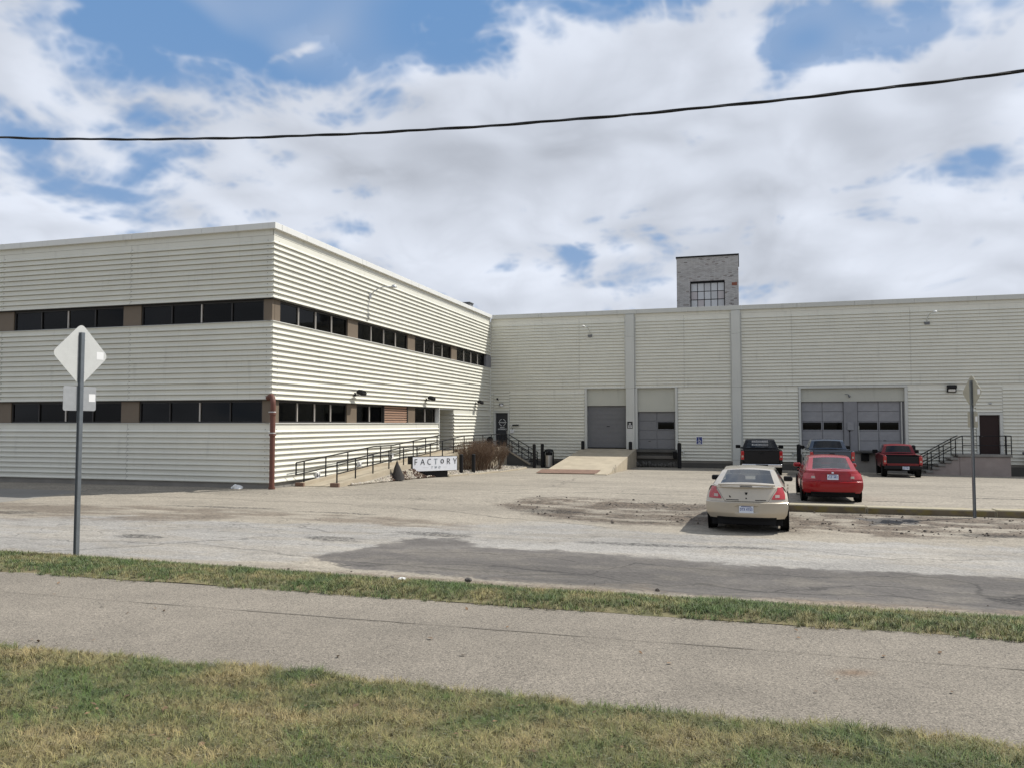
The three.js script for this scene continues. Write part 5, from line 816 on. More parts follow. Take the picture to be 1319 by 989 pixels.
// ---------- grass and fallen leaves ----------
{
  const blade = (rr, n, spread, lean, hmin, hmax, w) => { const pos = [], nor = []; for (let k = 0; k < n; k++) { const a = rr() * 6.283, q = rr() * spread, bx = Math.cos(a) * q, bz = Math.sin(a) * q, h = lerp(hmin, hmax, rr()), d = rr() * 6.283, l = lean * (0.3 + rr()), wx = Math.cos(d + 1.57) * w, wz = Math.sin(d + 1.57) * w; const P = (t) => [bx + Math.cos(d) * l * h * t * t, h * t * (1 - 0.35 * l * t), bz + Math.sin(d) * l * h * t * t]; const p0 = P(0), p1 = P(0.55), p2 = P(1); const A = [p0[0] - wx, p0[1], p0[2] - wz], Bq = [p0[0] + wx, p0[1], p0[2] + wz], Cq = [p1[0] - wx * 0.8, p1[1], p1[2] - wz * 0.8], D = [p1[0] + wx * 0.8, p1[1], p1[2] + wz * 0.8]; for (const v of [A, Bq, D, A, D, Cq, Cq, D, p2]) { pos.push(...v); nor.push(Math.cos(d) * -0.35, 0.9, Math.sin(d) * -0.35); } } const g = new THREE.BufferGeometry(); g.setAttribute('position', new THREE.Float32BufferAttribute(pos, 3)); g.setAttribute('normal', new THREE.Float32BufferAttribute(nor, 3)); return g; };
  const grass = (name, label, n, seed, place, geo, greenness) => {
    const r = rng(seed), im = shade(new THREE.InstancedMesh(geo, M.grass ?? (M.grass = new THREE.MeshPhysicalMaterial({ roughness: 0.85, transmission: 0.25, thickness: 0, side: THREE.DoubleSide })), n)), mx = new THREE.Matrix4(), q = new THREE.Quaternion(), c = new THREE.Color(), up = V(0, 1, 0), tilt = new THREE.Quaternion();
    for (let k = 0; k < n; k++) {
      const [x, y, z] = place(r); q.setFromAxisAngle(up, r() * 6.283); tilt.setFromEuler(new THREE.Euler((r() - 0.5) * 0.5, 0, (r() - 0.5) * 0.5)); q.premultiply(tilt); const s = 0.6 + 0.7 * r() + 0.35 * sst(0.55, 0.8, fbm(x * 1.2 + 3, z * 1.2, 3, 174)); mx.compose(V(x, y, z), q, V(s, s, s)); im.setMatrixAt(k, mx);
      const gr = clamp(greenness + 1.15 * (fbm(x * 0.8, z * 0.8, 4, 171) - 0.5) + 1.3 * (fbm(x * 3.4, z * 3.4, 2, 172) - 0.5) + 0.55 * (r() - 0.5)), t = 0.42 + 0.85 * r();
      c.setRGB(lerp(0.36, 0.078, gr) * t, lerp(0.285, 0.132, gr) * t, lerp(0.125, 0.02, gr) * t); im.setColorAt(k, c);
    }
    im.name = name; im.userData = { kind: 'stuff', label, category: 'grass' }; scene.add(im);
  };
  const rr = rng(71), near = blade(rr, 10, 0.04, 1.1, 0.025, 0.085, 0.0021), far = blade(rr, 10, 0.04, 0.8, 0.03, 0.08, 0.0026);
  grass('lawn_grass', 'half dormant yellow and green grass of the foreground lawn', 120000, 72, (r) => { for (;;) { const z = 43.72 + 4.4 * r() ** 1.25, x = lerp(1, 31, r()); if (z < pathEdge(x) - 0.04 + 0.08 * r()) continue; return [x, ground(x, z) + 0.012 + 0.03 * (fbm(x * 1.5, z * 1.5, 3, 146) - 0.5) * sst(44.0, 44.5, z), z]; } }, near, 0.45);
  grass('verge_grass', 'greener grass of the narrow verge between path and road', 42000, 73, (r) => { for (;;) { const x = lerp(-4, 30, r()), a = vergeEdge(x), b = vergeIn(x), z = lerp(a - 0.06, b + 0.07, r()), e = Math.min(z - a, b - z) / (b - a); if (r() > 0.25 + 3 * e + (fbm(x * 2.2, z * 2.2, 3, 173) - 0.4)) continue; return [x, Math.max(ground(x, z), gy(x, z)) + 0.015 + 0.05 * sst(0, 0.25, e), z]; } }, far, 0.78);
  const lg = new THREE.BufferGeometry(); lg.setAttribute('position', new THREE.Float32BufferAttribute([-0.04, 0, 0, 0, 0.008, -0.022, 0.04, 0.012, 0, -0.04, 0, 0, 0.04, 0.012, 0, 0, 0.012, 0.024], 3)); lg.computeVertexNormals();
  const lr = rng(75), lm = shade(new THREE.InstancedMesh(lg, M.leaf, 170)), mx = new THREE.Matrix4(), q = new THREE.Quaternion(), c = new THREE.Color();
  for (let k = 0; k < 170; k++) { const lawn = k < 125, x = lerp(4, 24, lr()), z = lawn ? lerp(43.95, 46.2, lr()) : lerp(40.9, 43.7, lr()), s = 0.45 + 0.6 * lr(); q.setFromEuler(new THREE.Euler((lr() - 0.5) * 0.8, lr() * 6, (lr() - 0.5) * 0.8)); mx.compose(V(x, lawn ? ground(x, z) + 0.05 : 0.572, z), q, V(s, s, s)); lm.setMatrixAt(k, mx); const t = 0.6 + 0.8 * lr(); lm.setColorAt(k, c.setRGB(t, t, t)); }
  lm.name = 'fallen_leaves'; lm.userData = { kind: 'stuff', label: 'dry brown leaves scattered on the lawn and path', category: 'leaves' }; scene.add(lm);
}
// ---------- trees across the path behind the viewer, mirrored in the panes ----------
{
  const leafy = std('twigMass', [0.085, 0.07, 0.05], 1, { side: THREE.DoubleSide });
  const make = (seed, h) => {
    const r = rng(seed), t = thing('bare_tree', '', 'tree'), tr = [], cr = [];
    const limb = (p, d, len, rad, depth) => { const q = p.clone().addScaledVector(d, len); const g = new THREE.CylinderGeometry(rad * 0.62, rad, len, depth < 2 ? 7 : 4, 1, true); g.applyQuaternion(new THREE.Quaternion().setFromUnitVectors(V(0, 1, 0), d)); g.translate((p.x + q.x) / 2, (p.y + q.y) / 2, (p.z + q.z) / 2); (depth < 2 ? tr : cr).push(g); if (depth < 5) { const n = depth === 0 ? 5 : 3; for (let k = 0; k < n; k++) limb(p.clone().lerp(q, depth === 0 ? 0.45 + 0.55 * k / n : 0.5 + 0.5 * r()), V(d.x + (r() - 0.5) * 1.7, d.y * 0.7 + r() * 0.5, d.z + (r() - 0.5) * 1.7).normalize(), len * (0.5 + 0.22 * r()), rad * 0.55, depth + 1); } };
    limb(V(0, -0.2, 0), V(0, 1, 0), h * 0.42, h * 0.022, 0);
    obj('trunk', tr, leafy, t); obj('crown', cr, leafy, t); return t;
  };
  const a = make(201, 13), b = make(202, 11), labels = ['tall bare tree beyond the lawn behind the viewer', 'shorter bare tree beyond the lawn behind the viewer'];
  const spots = [[-30, 74], [-19, 70], [-9, 76], [1, 69], [10, 75], [20, 70], [30, 76], [41, 71], [53, 75]];
  spots.forEach(([x, z], i) => { const src = i % 2 ? b : a, o = i < 2 ? src : src.clone(); if (i >= 2) { o.name = numbered('bare_tree'); scene.add(o); } o.position.set(x, 1.2, z); o.rotation.y = i * 1.7; o.userData = { label: labels[i % 2], category: 'tree', group: 'trees beyond the lawn' }; });
}
// ---------- vehicles: local +z is the rear, x to the right, y = 0 the ground ----------
function gridGeo(rows, keep = () => true) {       // rows of points -> indexed surface
  const pos = [], idx = [], n = rows[0].length; for (const r of rows) for (const p of r) pos.push(p.x, p.y, p.z);
  for (let i = 0; i + 1 < rows.length; i++) for (let j = 0; j + 1 < n; j++) if (keep(i, j)) { const a = i * n + j, b = a + 1, c = a + n, d = c + 1; idx.push(a, b, d, a, d, c); }
  const g = new THREE.BufferGeometry(); g.setAttribute('position', new THREE.Float32BufferAttribute(pos, 3)); g.setIndex(idx); return g;
}
const smooth = (g, crease = 0.6) => { let q = mergeVertices(g, 1e-4); q.computeVertexNormals(); q = toCreasedNormals(q, crease); q.setAttribute('uv', new THREE.Float32BufferAttribute(new Float32Array(q.attributes.position.count * 2), 2)); return q; };
function wheel(parent, x, z, r, w, side) {
  const o = new THREE.Group(); o.name = 'wheel'; parent.add(o);
  const pr = [[r * 0.62, -w / 2], [r * 0.9, -w / 2], [r * 0.985, -w * 0.4], [r, -w * 0.25], [r, w * 0.25], [r * 0.985, w * 0.4], [r * 0.9, w / 2], [r * 0.62, w / 2]].map(([a, b]) => new THREE.Vector2(a, b));
  const t = new THREE.LatheGeometry(pr, 28); t.rotateZ(Math.PI / 2); t.translate(x, r, z); obj('tyre', [t], M.rubber, o);
  const c = [new THREE.CylinderGeometry(r * 0.62, r * 0.62, w * 0.5, 24).rotateZ(Math.PI / 2).translate(x, r, z)]; for (let k = 0; k < 5; k++) { const b = RB(-0.01, 0.02, 0, r * 0.58, -0.03, 0.03); b.rotateX(k * 1.2566); b.translate(x + side * w * 0.28, r, z); c.push(b); } obj('rim', c, M.rim, o);
}
function shell(P) {      // lower body: rear face and stations towards the front
  const C = 20, K = P.rows.length - 1, wAt = (y) => { const f = clamp((y - P.rows[0]) / (P.rows[K] - P.rows[0])), q = P.prof; for (let i = 1; i < q.length; i++) if (f <= q[i][0]) return P.W * lerp(q[i - 1][1], q[i][1], (f - q[i - 1][0]) / (q[i][0] - q[i - 1][0])); return P.W * q[q.length - 1][1]; };
  const rear = P.rows.map((y) => Array.from({ length: C + 1 }, (_, c) => { const t = c / C * 2 - 1, w = wAt(y); return V(t * w, y, -P.zoff(t * w, y, t)); }));
  const rings = [];
  rings.push([...rear.map((r) => r[0]), ...rear[K].slice(1, C), ...rear.map((r) => r[C]).reverse()]);
  for (const st of P.stations) {
    const ys = P.rows.map((y) => lerp(st.yb ?? P.rows[0], st.ysh, (y - P.rows[0]) / (P.rows[K] - P.rows[0]))), ws = P.rows.map((y) => wAt(y) * st.w), bend = st.bend ?? 0;
    const L = ys.map((y, k) => V(-ws[k], y, -st.s + bend)), R = ys.map((y, k) => V(ws[k], y, -st.s + bend)).reverse();
    const top = Array.from({ length: C - 1 }, (_, i) => { const t = (i + 1) / C * 2 - 1; return V(t * ws[K], lerp(st.ysh, st.yt, 1 - Math.abs(t) ** 5), -st.s - (st.nose ?? 0) * (1 - t * t) + bend); });
    rings.push([...L, ...top, ...R]);
  }
  // nose: close the last ring
  const last = rings[rings.length - 1], mid = last.map((p) => V(p.x * 0.96, p.y * 0.97 + 0.01, p.z - 0.08)), end = last.map((p) => V(p.x * 0.1, 0.55, p.z - 0.14));
  return { rearGeo: gridGeo(rear), sideGeo: gridGeo([...rings, mid, end].reverse()), wAt, at: (x, y, off) => { const t = clamp(x / wAt(y), -1, 1); return V(x, y, -P.zoff(x, y, t) + off); } };
}
function rearPatch(S, y0, y1, xl, xr, off, ny = 8, nx = 8, depth = 0.012) {      // a piece lying on the rear face, with its own edges
  const rows = [], lip = [];
  for (let i = 0; i <= ny; i++) { const y = lerp(y0, y1, i / ny), a = xl(y), b = xr(y); rows.push(Array.from({ length: nx + 1 }, (_, j) => S.at(lerp(a, b, j / nx), y, off))); }
  const g = [gridGeo(rows)]; const ring = [...rows[0], ...rows.slice(1).map((r) => r[nx]), ...rows[ny].slice(0, nx).reverse(), ...rows.slice(0, ny).reverse().map((r) => r[0])]; g.push(gridGeo([ring, ring.map((p) => V(p.x, p.y, p.z - depth))]));
  return g.map((q) => smooth(q, 0.7));
}
function cabin(parent, st, glass, paint, glassMat) {        // one grid, its cells painted metal or panes
  const M8 = 10, fr = [0, 0.08, 0.9, 1];
  const rows = st.map(({ s, hb, yb, hr, yr, lean = 0 }) => { const side = (sg) => fr.map((f) => V(sg * lerp(hb, hr, f ** 1.15), lerp(yb, yr, f), -s + lean * f)); const top = Array.from({ length: M8 - 1 }, (_, i) => { const t = (i + 1) / M8 * 2 - 1; return V(hr * t, yr + 0.035 * (1 - t * t), -s + lean - 0.0 * t); }); return [...side(-1), ...top, ...side(1).reverse()]; });
  const isGlass = (i, j) => glass(i, j, j < 3 ? 'left' : j >= 3 + M8 ? 'right' : 'top', j < 3 ? j : j >= 3 + M8 ? 3 + M8 + 2 - j : j - 3, M8);
  obj('roof', [smooth(gridGeo(rows, (i, j) => !isGlass(i, j)), 0.5)], paint, parent, false);
  const kinds = {}; for (let i = 0; i + 1 < rows.length; i++) for (let j = 0; j + 1 < rows[0].length; j++) { const k = isGlass(i, j); if (k) (kinds[k] ??= new Set()).add(i * 100 + j); }
  for (const k of Object.keys(kinds)) obj(k, [smooth(gridGeo(rows, (i, j) => kinds[k].has(i * 100 + j)), 0.6)], glassMat, parent, false);
}
const mirrorPair = (parent, x, y, z, mat) => { for (const s of [-1, 1]) { const q = RB(-0.11, 0.11, -0.065, 0.065, -0.06, 0.06, 0.045, 2); q.translate(s * (x + 0.07), y, z); obj('door_mirror', [q, bar(V(s * (x - 0.03), y - 0.04, z), V(s * (x + 0.08), y - 0.02, z), 0.022)], mat, parent); } };
const carFont = await new FontLoader().loadAsync('fonts/droid/droid_sans_bold.typeface.json');
function plate(parent, text, x, y, z, w = 0.305, h = 0.152, tilt = 0) {
  const b = RB(-w / 2, w / 2, -h / 2, h / 2, -0.004, 0.004, 0.002); b.rotateX(tilt); b.translate(x, y, z); const p = obj('number_plate', [b], M.plate, parent);
  const t = new TextGeometry(text, { font: carFont, size: h * 0.42, depth: 0.002, curveSegments: 3 }); t.computeBoundingBox(); t.translate(-(t.boundingBox.max.x + t.boundingBox.min.x) / 2, -h * 0.2, 0.0045); t.scale(Math.min(1, w * 0.86 / (t.boundingBox.max.x - t.boundingBox.min.x)), 1, 1); t.rotateX(tilt); t.translate(x, y, z); obj('characters', [t], M.plateBlue, p);
  const u = B(-w * 0.36, w * 0.36, h * 0.33, h * 0.43, 0.0045, 0.006); u.rotateX(tilt); u.translate(x, y, z); obj('plate_band', [u], M.plateBlue, p);
}
function seats(parent, zf, zr, y, w, mat, head) {
  for (const s of [-1, 1]) { obj('front_seat', [RB(s * 0.36 - 0.24, s * 0.36 + 0.24, y - 0.45, y + 0.1, zf - 0.06, zf + 0.06, 0.05, 2)], mat, parent); obj('headrest', [RB(s * 0.36 - 0.13, s * 0.36 + 0.13, y + 0.13, y + 0.3, zf - 0.03, zf + 0.07, 0.04, 2), bar(V(s * 0.36 - 0.05, y, zf), V(s * 0.36 - 0.05, y + 0.15, zf), 0.008), bar(V(s * 0.36 + 0.05, y, zf), V(s * 0.36 + 0.05, y + 0.15, zf), 0.008)], mat, parent); }
  if (zr != null) { obj('rear_seat', [RB(-w, w, y - 0.45, y + 0.04, zr - 0.07, zr + 0.07, 0.05, 2)], mat, parent); if (head) for (const s of [-1, 1]) obj('headrest', [RB(s * 0.34 - 0.12, s * 0.34 + 0.12, y + 0.04, y + 0.17, zr - 0.03, zr + 0.05, 0.04, 2)], mat, parent); }
}
function sedan(P) {
  const o = thing(P.name, P.label, 'car', [P.x, P.y, P.z], P.turn), S = shell(P);
  obj('body', [smooth(S.rearGeo, 0.5), smooth(S.sideGeo, 0.55)], P.paint, o, false);
  obj('underbody', [B(-P.W * 0.86, P.W * 0.86, 0.17, P.rows[0] + 0.14, -P.L + 0.4, -0.32), B(-P.W * 0.7, P.W * 0.7, 0.2, P.rows[0] + 0.1, -0.34, -0.16)], M.plastic, o);
  obj('rear_valance', rearPatch(S, P.rows[0] - 0.0, P.rows[0] + 0.035, (y) => -P.W * 0.72, (y) => P.W * 0.72, 0.006, 3, 12, 0.1), M.plastic, o, false);
  cabin(o, P.cabin, (i, j, face, k, m) => face === 'top' ? (k >= 1 && k < m - 1 && i === 1 ? 'rear_window' : k >= 1 && k < m - 1 && i === 8 ? 'windscreen' : null) : k === 1 && (i === 4 || i === 6 || i === 7) ? (face === 'left' ? 'side_window' : 'side_window') : null, P.paint, M.carGlass);
  obj('parcel_shelf', [B(-0.6, 0.6, P.shelf - 0.01, P.shelf, -P.cabin[2].s, -P.cabin[1].s - 0.05)], M.seat, o);
  obj('cabin_floor', [B(-0.66, 0.66, P.shelf - 0.16, P.shelf - 0.14, -P.cabin[8].s, -P.cabin[2].s)], M.plastic, o);
  seats(o, -2.45, -P.cabin[2].s - 0.02, P.shelf + 0.02, 0.6, P.seat, true);
  for (const s of [-1, 1]) for (const z of [-P.axle, -P.axle - P.wb]) { obj('wheel_arch', [new THREE.CylinderGeometry(P.r + 0.06, P.r + 0.06, 0.012, 26).rotateZ(Math.PI / 2).translate(s * (P.W * 1.0 - 0.001), P.r, z)], M.plastic, o); wheel(o, s * (P.W - 0.085), z, P.r, 0.2, s); }
  mirrorPair(o, P.W * 0.93, P.mirrorY, -P.cabin[8].s - 0.12, P.mirrorMat ?? P.paint);
  for (const s of [-1, 1]) for (const z of [-1.75, -2.75]) obj('door_handle', [RB(s * P.W * 0.985 - 0.012, s * P.W * 0.985 + 0.03, P.mirrorY - 0.15, P.mirrorY - 0.115, z - 0.1, z + 0.1, 0.012)], P.paint, o);
  return [o, S];
}
{ // champagne saloon
  const W = 0.88, rows = [0.33, 0.37, 0.42, 0.45, 0.48, 0.52, 0.56, 0.6, 0.625, 0.65, 0.68, 0.69, 0.705, 0.73, 0.77, 0.82, 0.88, 0.94, 0.985, 1.01, 1.035];
  const zoff = (x, y, t) => { const a = Math.abs(t), plan = lerp(0.24, 0.34, sst(0.66, 1.0, y)) * a ** 3.4; let v = y < 0.46 ? (0.46 - y) * 0.45 : 0; v += sst(0.684, 0.706, y) * 0.05 + Math.max(0, y - 0.7) * 0.30 - sst(0.97, 1.02, y) * 0.06 * (1 - sst(0.6, 0.85, a)); const inx = 0.27 - (0.625 - y) * 0.4; if (y > 0.44 && y < 0.63) v += 0.04 * sst(inx, inx - 0.025, Math.abs(x)) * sst(0.445, 0.465, y) * sst(0.63, 0.612, y); return plan + v; };
  const [o, S] = sedan({ name: 'beige_saloon_car', label: 'champagne beige four door saloon car seen from behind on the road edge', x: 16.14, y: gy(16.14, 30.7) + 0.002, z: 31.85, turn: -0.05, W, L: 4.8, rows, zoff, prof: [[0, 0.9], [0.12, 0.965], [0.35, 1], [0.6, 0.995], [0.8, 0.965], [0.93, 0.925], [1, 0.885]], paint: M.beigePaint, seat: M.seat, shelf: 1.035, axle: 1.03, wb: 2.85, r: 0.325, mirrorY: 1.03, mirrorMat: M.blackPaint,
    stations: [{ s: 0.42, w: 1.0, ysh: 1.02, yt: 1.06 }, { s: 0.8, w: 1.0, yb: 0.22, ysh: 1.0, yt: 1.05 }, { s: 1.4, w: 1.0, yb: 0.22, ysh: 0.98, yt: 1.0 }, { s: 2.4, w: 0.995, yb: 0.22, ysh: 0.95, yt: 0.97 }, { s: 3.3, w: 0.99, yb: 0.22, ysh: 0.93, yt: 0.98 }, { s: 3.9, w: 0.97, yb: 0.24, ysh: 0.86, yt: 0.95 }, { s: 4.4, w: 0.92, yb: 0.26, ysh: 0.74, yt: 0.82 }, { s: 4.66, w: 0.78, yb: 0.28, ysh: 0.64, yt: 0.7 }],
    cabin: [{ s: 0.60, hb: 0.77, yb: 1.02, hr: 0.745, yr: 1.030 }, { s: 0.68, hb: 0.78, yb: 1.01, hr: 0.735, yr: 1.050 }, { s: 1.42, hb: 0.80, yb: 0.99, hr: 0.60, yr: 1.309 }, { s: 1.52, hb: 0.80, yb: 0.985, hr: 0.565, yr: 1.326 }, { s: 1.62, hb: 0.80, yb: 0.98, hr: 0.565, yr: 1.338 }, { s: 2.38, hb: 0.81, yb: 0.96, hr: 0.58, yr: 1.357 }, { s: 2.48, hb: 0.81, yb: 0.955, hr: 0.58, yr: 1.356 }, { s: 2.95, hb: 0.80, yb: 0.95, hr: 0.57, yr: 1.329 }, { s: 3.02, hb: 0.80, yb: 0.95, hr: 0.575, yr: 1.317 }, { s: 3.72, hb: 0.76, yb: 0.94, hr: 0.68, yr: 1.000 }] });
  for (const s of [-1, 1]) {
    const inner = (y) => lerp(0.535, 0.66, sst(0.76, 1.0, y)), outer = (y) => lerp(0.815, 0.765, sst(0.84, 1.02, y));
    const tl = obj('tail_light', rearPatch(S, 0.765, 1.015, (y) => s < 0 ? -outer(y) : inner(y), (y) => s < 0 ? -inner(y) : outer(y), 0.018, 10, 8, 0.03), M.tailRed, o, false);
    obj('reverse_lamp', rearPatch(S, 0.80, 0.86, (y) => s < 0 ? -0.70 : 0.61, (y) => s < 0 ? -0.61 : 0.70, 0.022, 3, 3, 0.006), M.tailClear, tl, false);
  }
  const seam = (y0, y1, a, b) => rearPatch(S, y0, y1, a, b, 0.004, 8, 10, 0.002);
  obj('boot_seam', [...seam(0.706, 0.713, () => -0.46, () => 0.46), ...seam(0.712, 0.99, (y) => -lerp(0.462, 0.64, (y - 0.71) / 0.28), (y) => -lerp(0.456, 0.634, (y - 0.71) / 0.28)), ...seam(0.712, 0.99, (y) => lerp(0.456, 0.634, (y - 0.71) / 0.28), (y) => lerp(0.462, 0.64, (y - 0.71) / 0.28))], M.plastic, o, false);
  { const sp = []; for (let k = 0; k < 12; k++) { const t0 = -0.6 + k * 0.1, t1 = t0 + 0.1; } const pts = Array.from({ length: 15 }, (_, i) => { const t = i / 14 * 2 - 1; return V(t * 0.6, 1.062 + 0.012 * (1 - t * t), -0.1 - 0.13 * t * t); }); const g = new THREE.TubeGeometry(new THREE.CatmullRomCurve3(pts), 28, 0.022, 8); obj('spoiler', [g], M.beigePaint, o, false); obj('brake_lamp', [RB(-0.13, 0.13, 1.028, 1.042, -0.14, -0.058, 0.005)], M.plastic, o); }
  obj('badge', [...rearPatch(S, 0.855, 0.905, (y) => -0.032 * (y - 0.83) / 0.07, (y) => 0.032 * (y - 0.83) / 0.07, 0.01, 4, 3, 0.006), ...rearPatch(S, 0.765, 0.79, () => -0.014, () => 0.014, 0.008, 2, 2, 0.006), ...rearPatch(S, 0.735, 0.75, () => -0.43, () => -0.16, 0.005, 2, 6, 0.003), ...rearPatch(S, 0.735, 0.75, () => 0.19, () => 0.42, 0.005, 2, 6, 0.003), ...rearPatch(S, 0.79, 0.83, (y) => -0.37 + (0.83 - y) * 0.3, (y) => -0.345 + (0.83 - y) * 0.6, 0.006, 2, 2, 0.003)], M.plastic, o, false);
  plate(o, 'DTX 4153', 0.0, 0.54, -0.028);
}
{ // red saloon
  const W = 0.835, rows = [0.30, 0.34, 0.39, 0.44, 0.49, 0.54, 0.59, 0.62, 0.64, 0.66, 0.70, 0.75, 0.8, 0.85, 0.89, 0.92, 0.94];
  const zoff = (x, y, t) => { const a = Math.abs(t), plan = lerp(0.22, 0.28, sst(0.6, 0.95, y)) * a ** 3.4; let v = y < 0.42 ? (0.42 - y) * 0.35 : 0; v += sst(0.618, 0.645, y) * 0.055 + Math.max(0, y - 0.66) * 0.22; if (y > 0.68 && y < 0.86) v += 0.02 * sst(0.24, 0.215, Math.abs(x)) * sst(0.68, 0.70, y) * sst(0.86, 0.84, y); return plan + v; };
  const [o, S] = sedan({ name: 'red_saloon_car', label: 'bright red compact saloon car parked behind the kerb', x: 18.6, y: gy(18.6, 24.4) + 0.002, z: 25.35, turn: -0.015, W, L: 4.45, rows, zoff, prof: [[0, 0.9], [0.12, 0.97], [0.35, 1], [0.62, 0.99], [0.82, 0.955], [0.94, 0.91], [1, 0.87]], paint: M.redPaint, seat: M.seatLight, shelf: 0.945, axle: 0.95, wb: 2.62, r: 0.30, mirrorY: 0.98,
    stations: [{ s: 0.36, w: 1, ysh: 0.935, yt: 0.965 }, { s: 0.7, w: 1, yb: 0.2, ysh: 0.93, yt: 0.97 }, { s: 1.3, w: 1, yb: 0.2, ysh: 0.92, yt: 0.94 }, { s: 2.3, w: 0.995, yb: 0.2, ysh: 0.9, yt: 0.92 }, { s: 3.1, w: 0.985, yb: 0.2, ysh: 0.88, yt: 0.93 }, { s: 3.7, w: 0.96, yb: 0.22, ysh: 0.8, yt: 0.88 }, { s: 4.1, w: 0.9, yb: 0.25, ysh: 0.7, yt: 0.77 }, { s: 4.32, w: 0.78, yb: 0.27, ysh: 0.6, yt: 0.65 }],
    cabin: [{ s: 0.42, hb: 0.72, yb: 0.93, hr: 0.68, yr: 0.945 }, { s: 0.5, hb: 0.74, yb: 0.925, hr: 0.665, yr: 0.962 }, { s: 1.15, hb: 0.77, yb: 0.915, hr: 0.575, yr: 1.268 }, { s: 1.23, hb: 0.77, yb: 0.91, hr: 0.57, yr: 1.289 }, { s: 1.33, hb: 0.77, yb: 0.91, hr: 0.57, yr: 1.302 }, { s: 2.15, hb: 0.775, yb: 0.9, hr: 0.575, yr: 1.315 }, { s: 2.25, hb: 0.775, yb: 0.9, hr: 0.575, yr: 1.310 }, { s: 2.7, hb: 0.765, yb: 0.89, hr: 0.565, yr: 1.281 }, { s: 2.77, hb: 0.765, yb: 0.89, hr: 0.57, yr: 1.268 }, { s: 3.4, hb: 0.73, yb: 0.89, hr: 0.67, yr: 0.945 }] });
  for (const s of [-1, 1]) {
    const tl = obj('tail_light', rearPatch(S, 0.70, 0.865, (y) => s < 0 ? -0.79 : lerp(0.46, 0.5, (y - 0.7) / 0.16), (y) => s < 0 ? -lerp(0.46, 0.5, (y - 0.7) / 0.16) : 0.79, 0.012, 6, 8, 0.02), M.tailRed, o, false);
    obj('reverse_lamp', rearPatch(S, 0.725, 0.79, () => s < 0 ? -0.585 : 0.485, () => s < 0 ? -0.485 : 0.585, 0.018, 3, 3, 0.008), M.tailClear, tl, false);
  }
  obj('boot_seam', [...rearPatch(S, 0.657, 0.664, () => -0.5, () => 0.5, 0.004, 2, 8, 0.002), ...rearPatch(S, 0.86, 0.868, () => -0.34, () => 0.34, 0.004, 2, 8, 0.002)], M.darkRedPaint, o, false);
  obj('badge', rearPatch(S, 0.872, 0.912, () => -0.028, () => 0.028, 0.008, 2, 2, 0.006), M.chrome, o, false);
  plate(o, 'CLE 382', 0.0, 0.765, -0.075, 0.305, 0.152, -0.15);
}
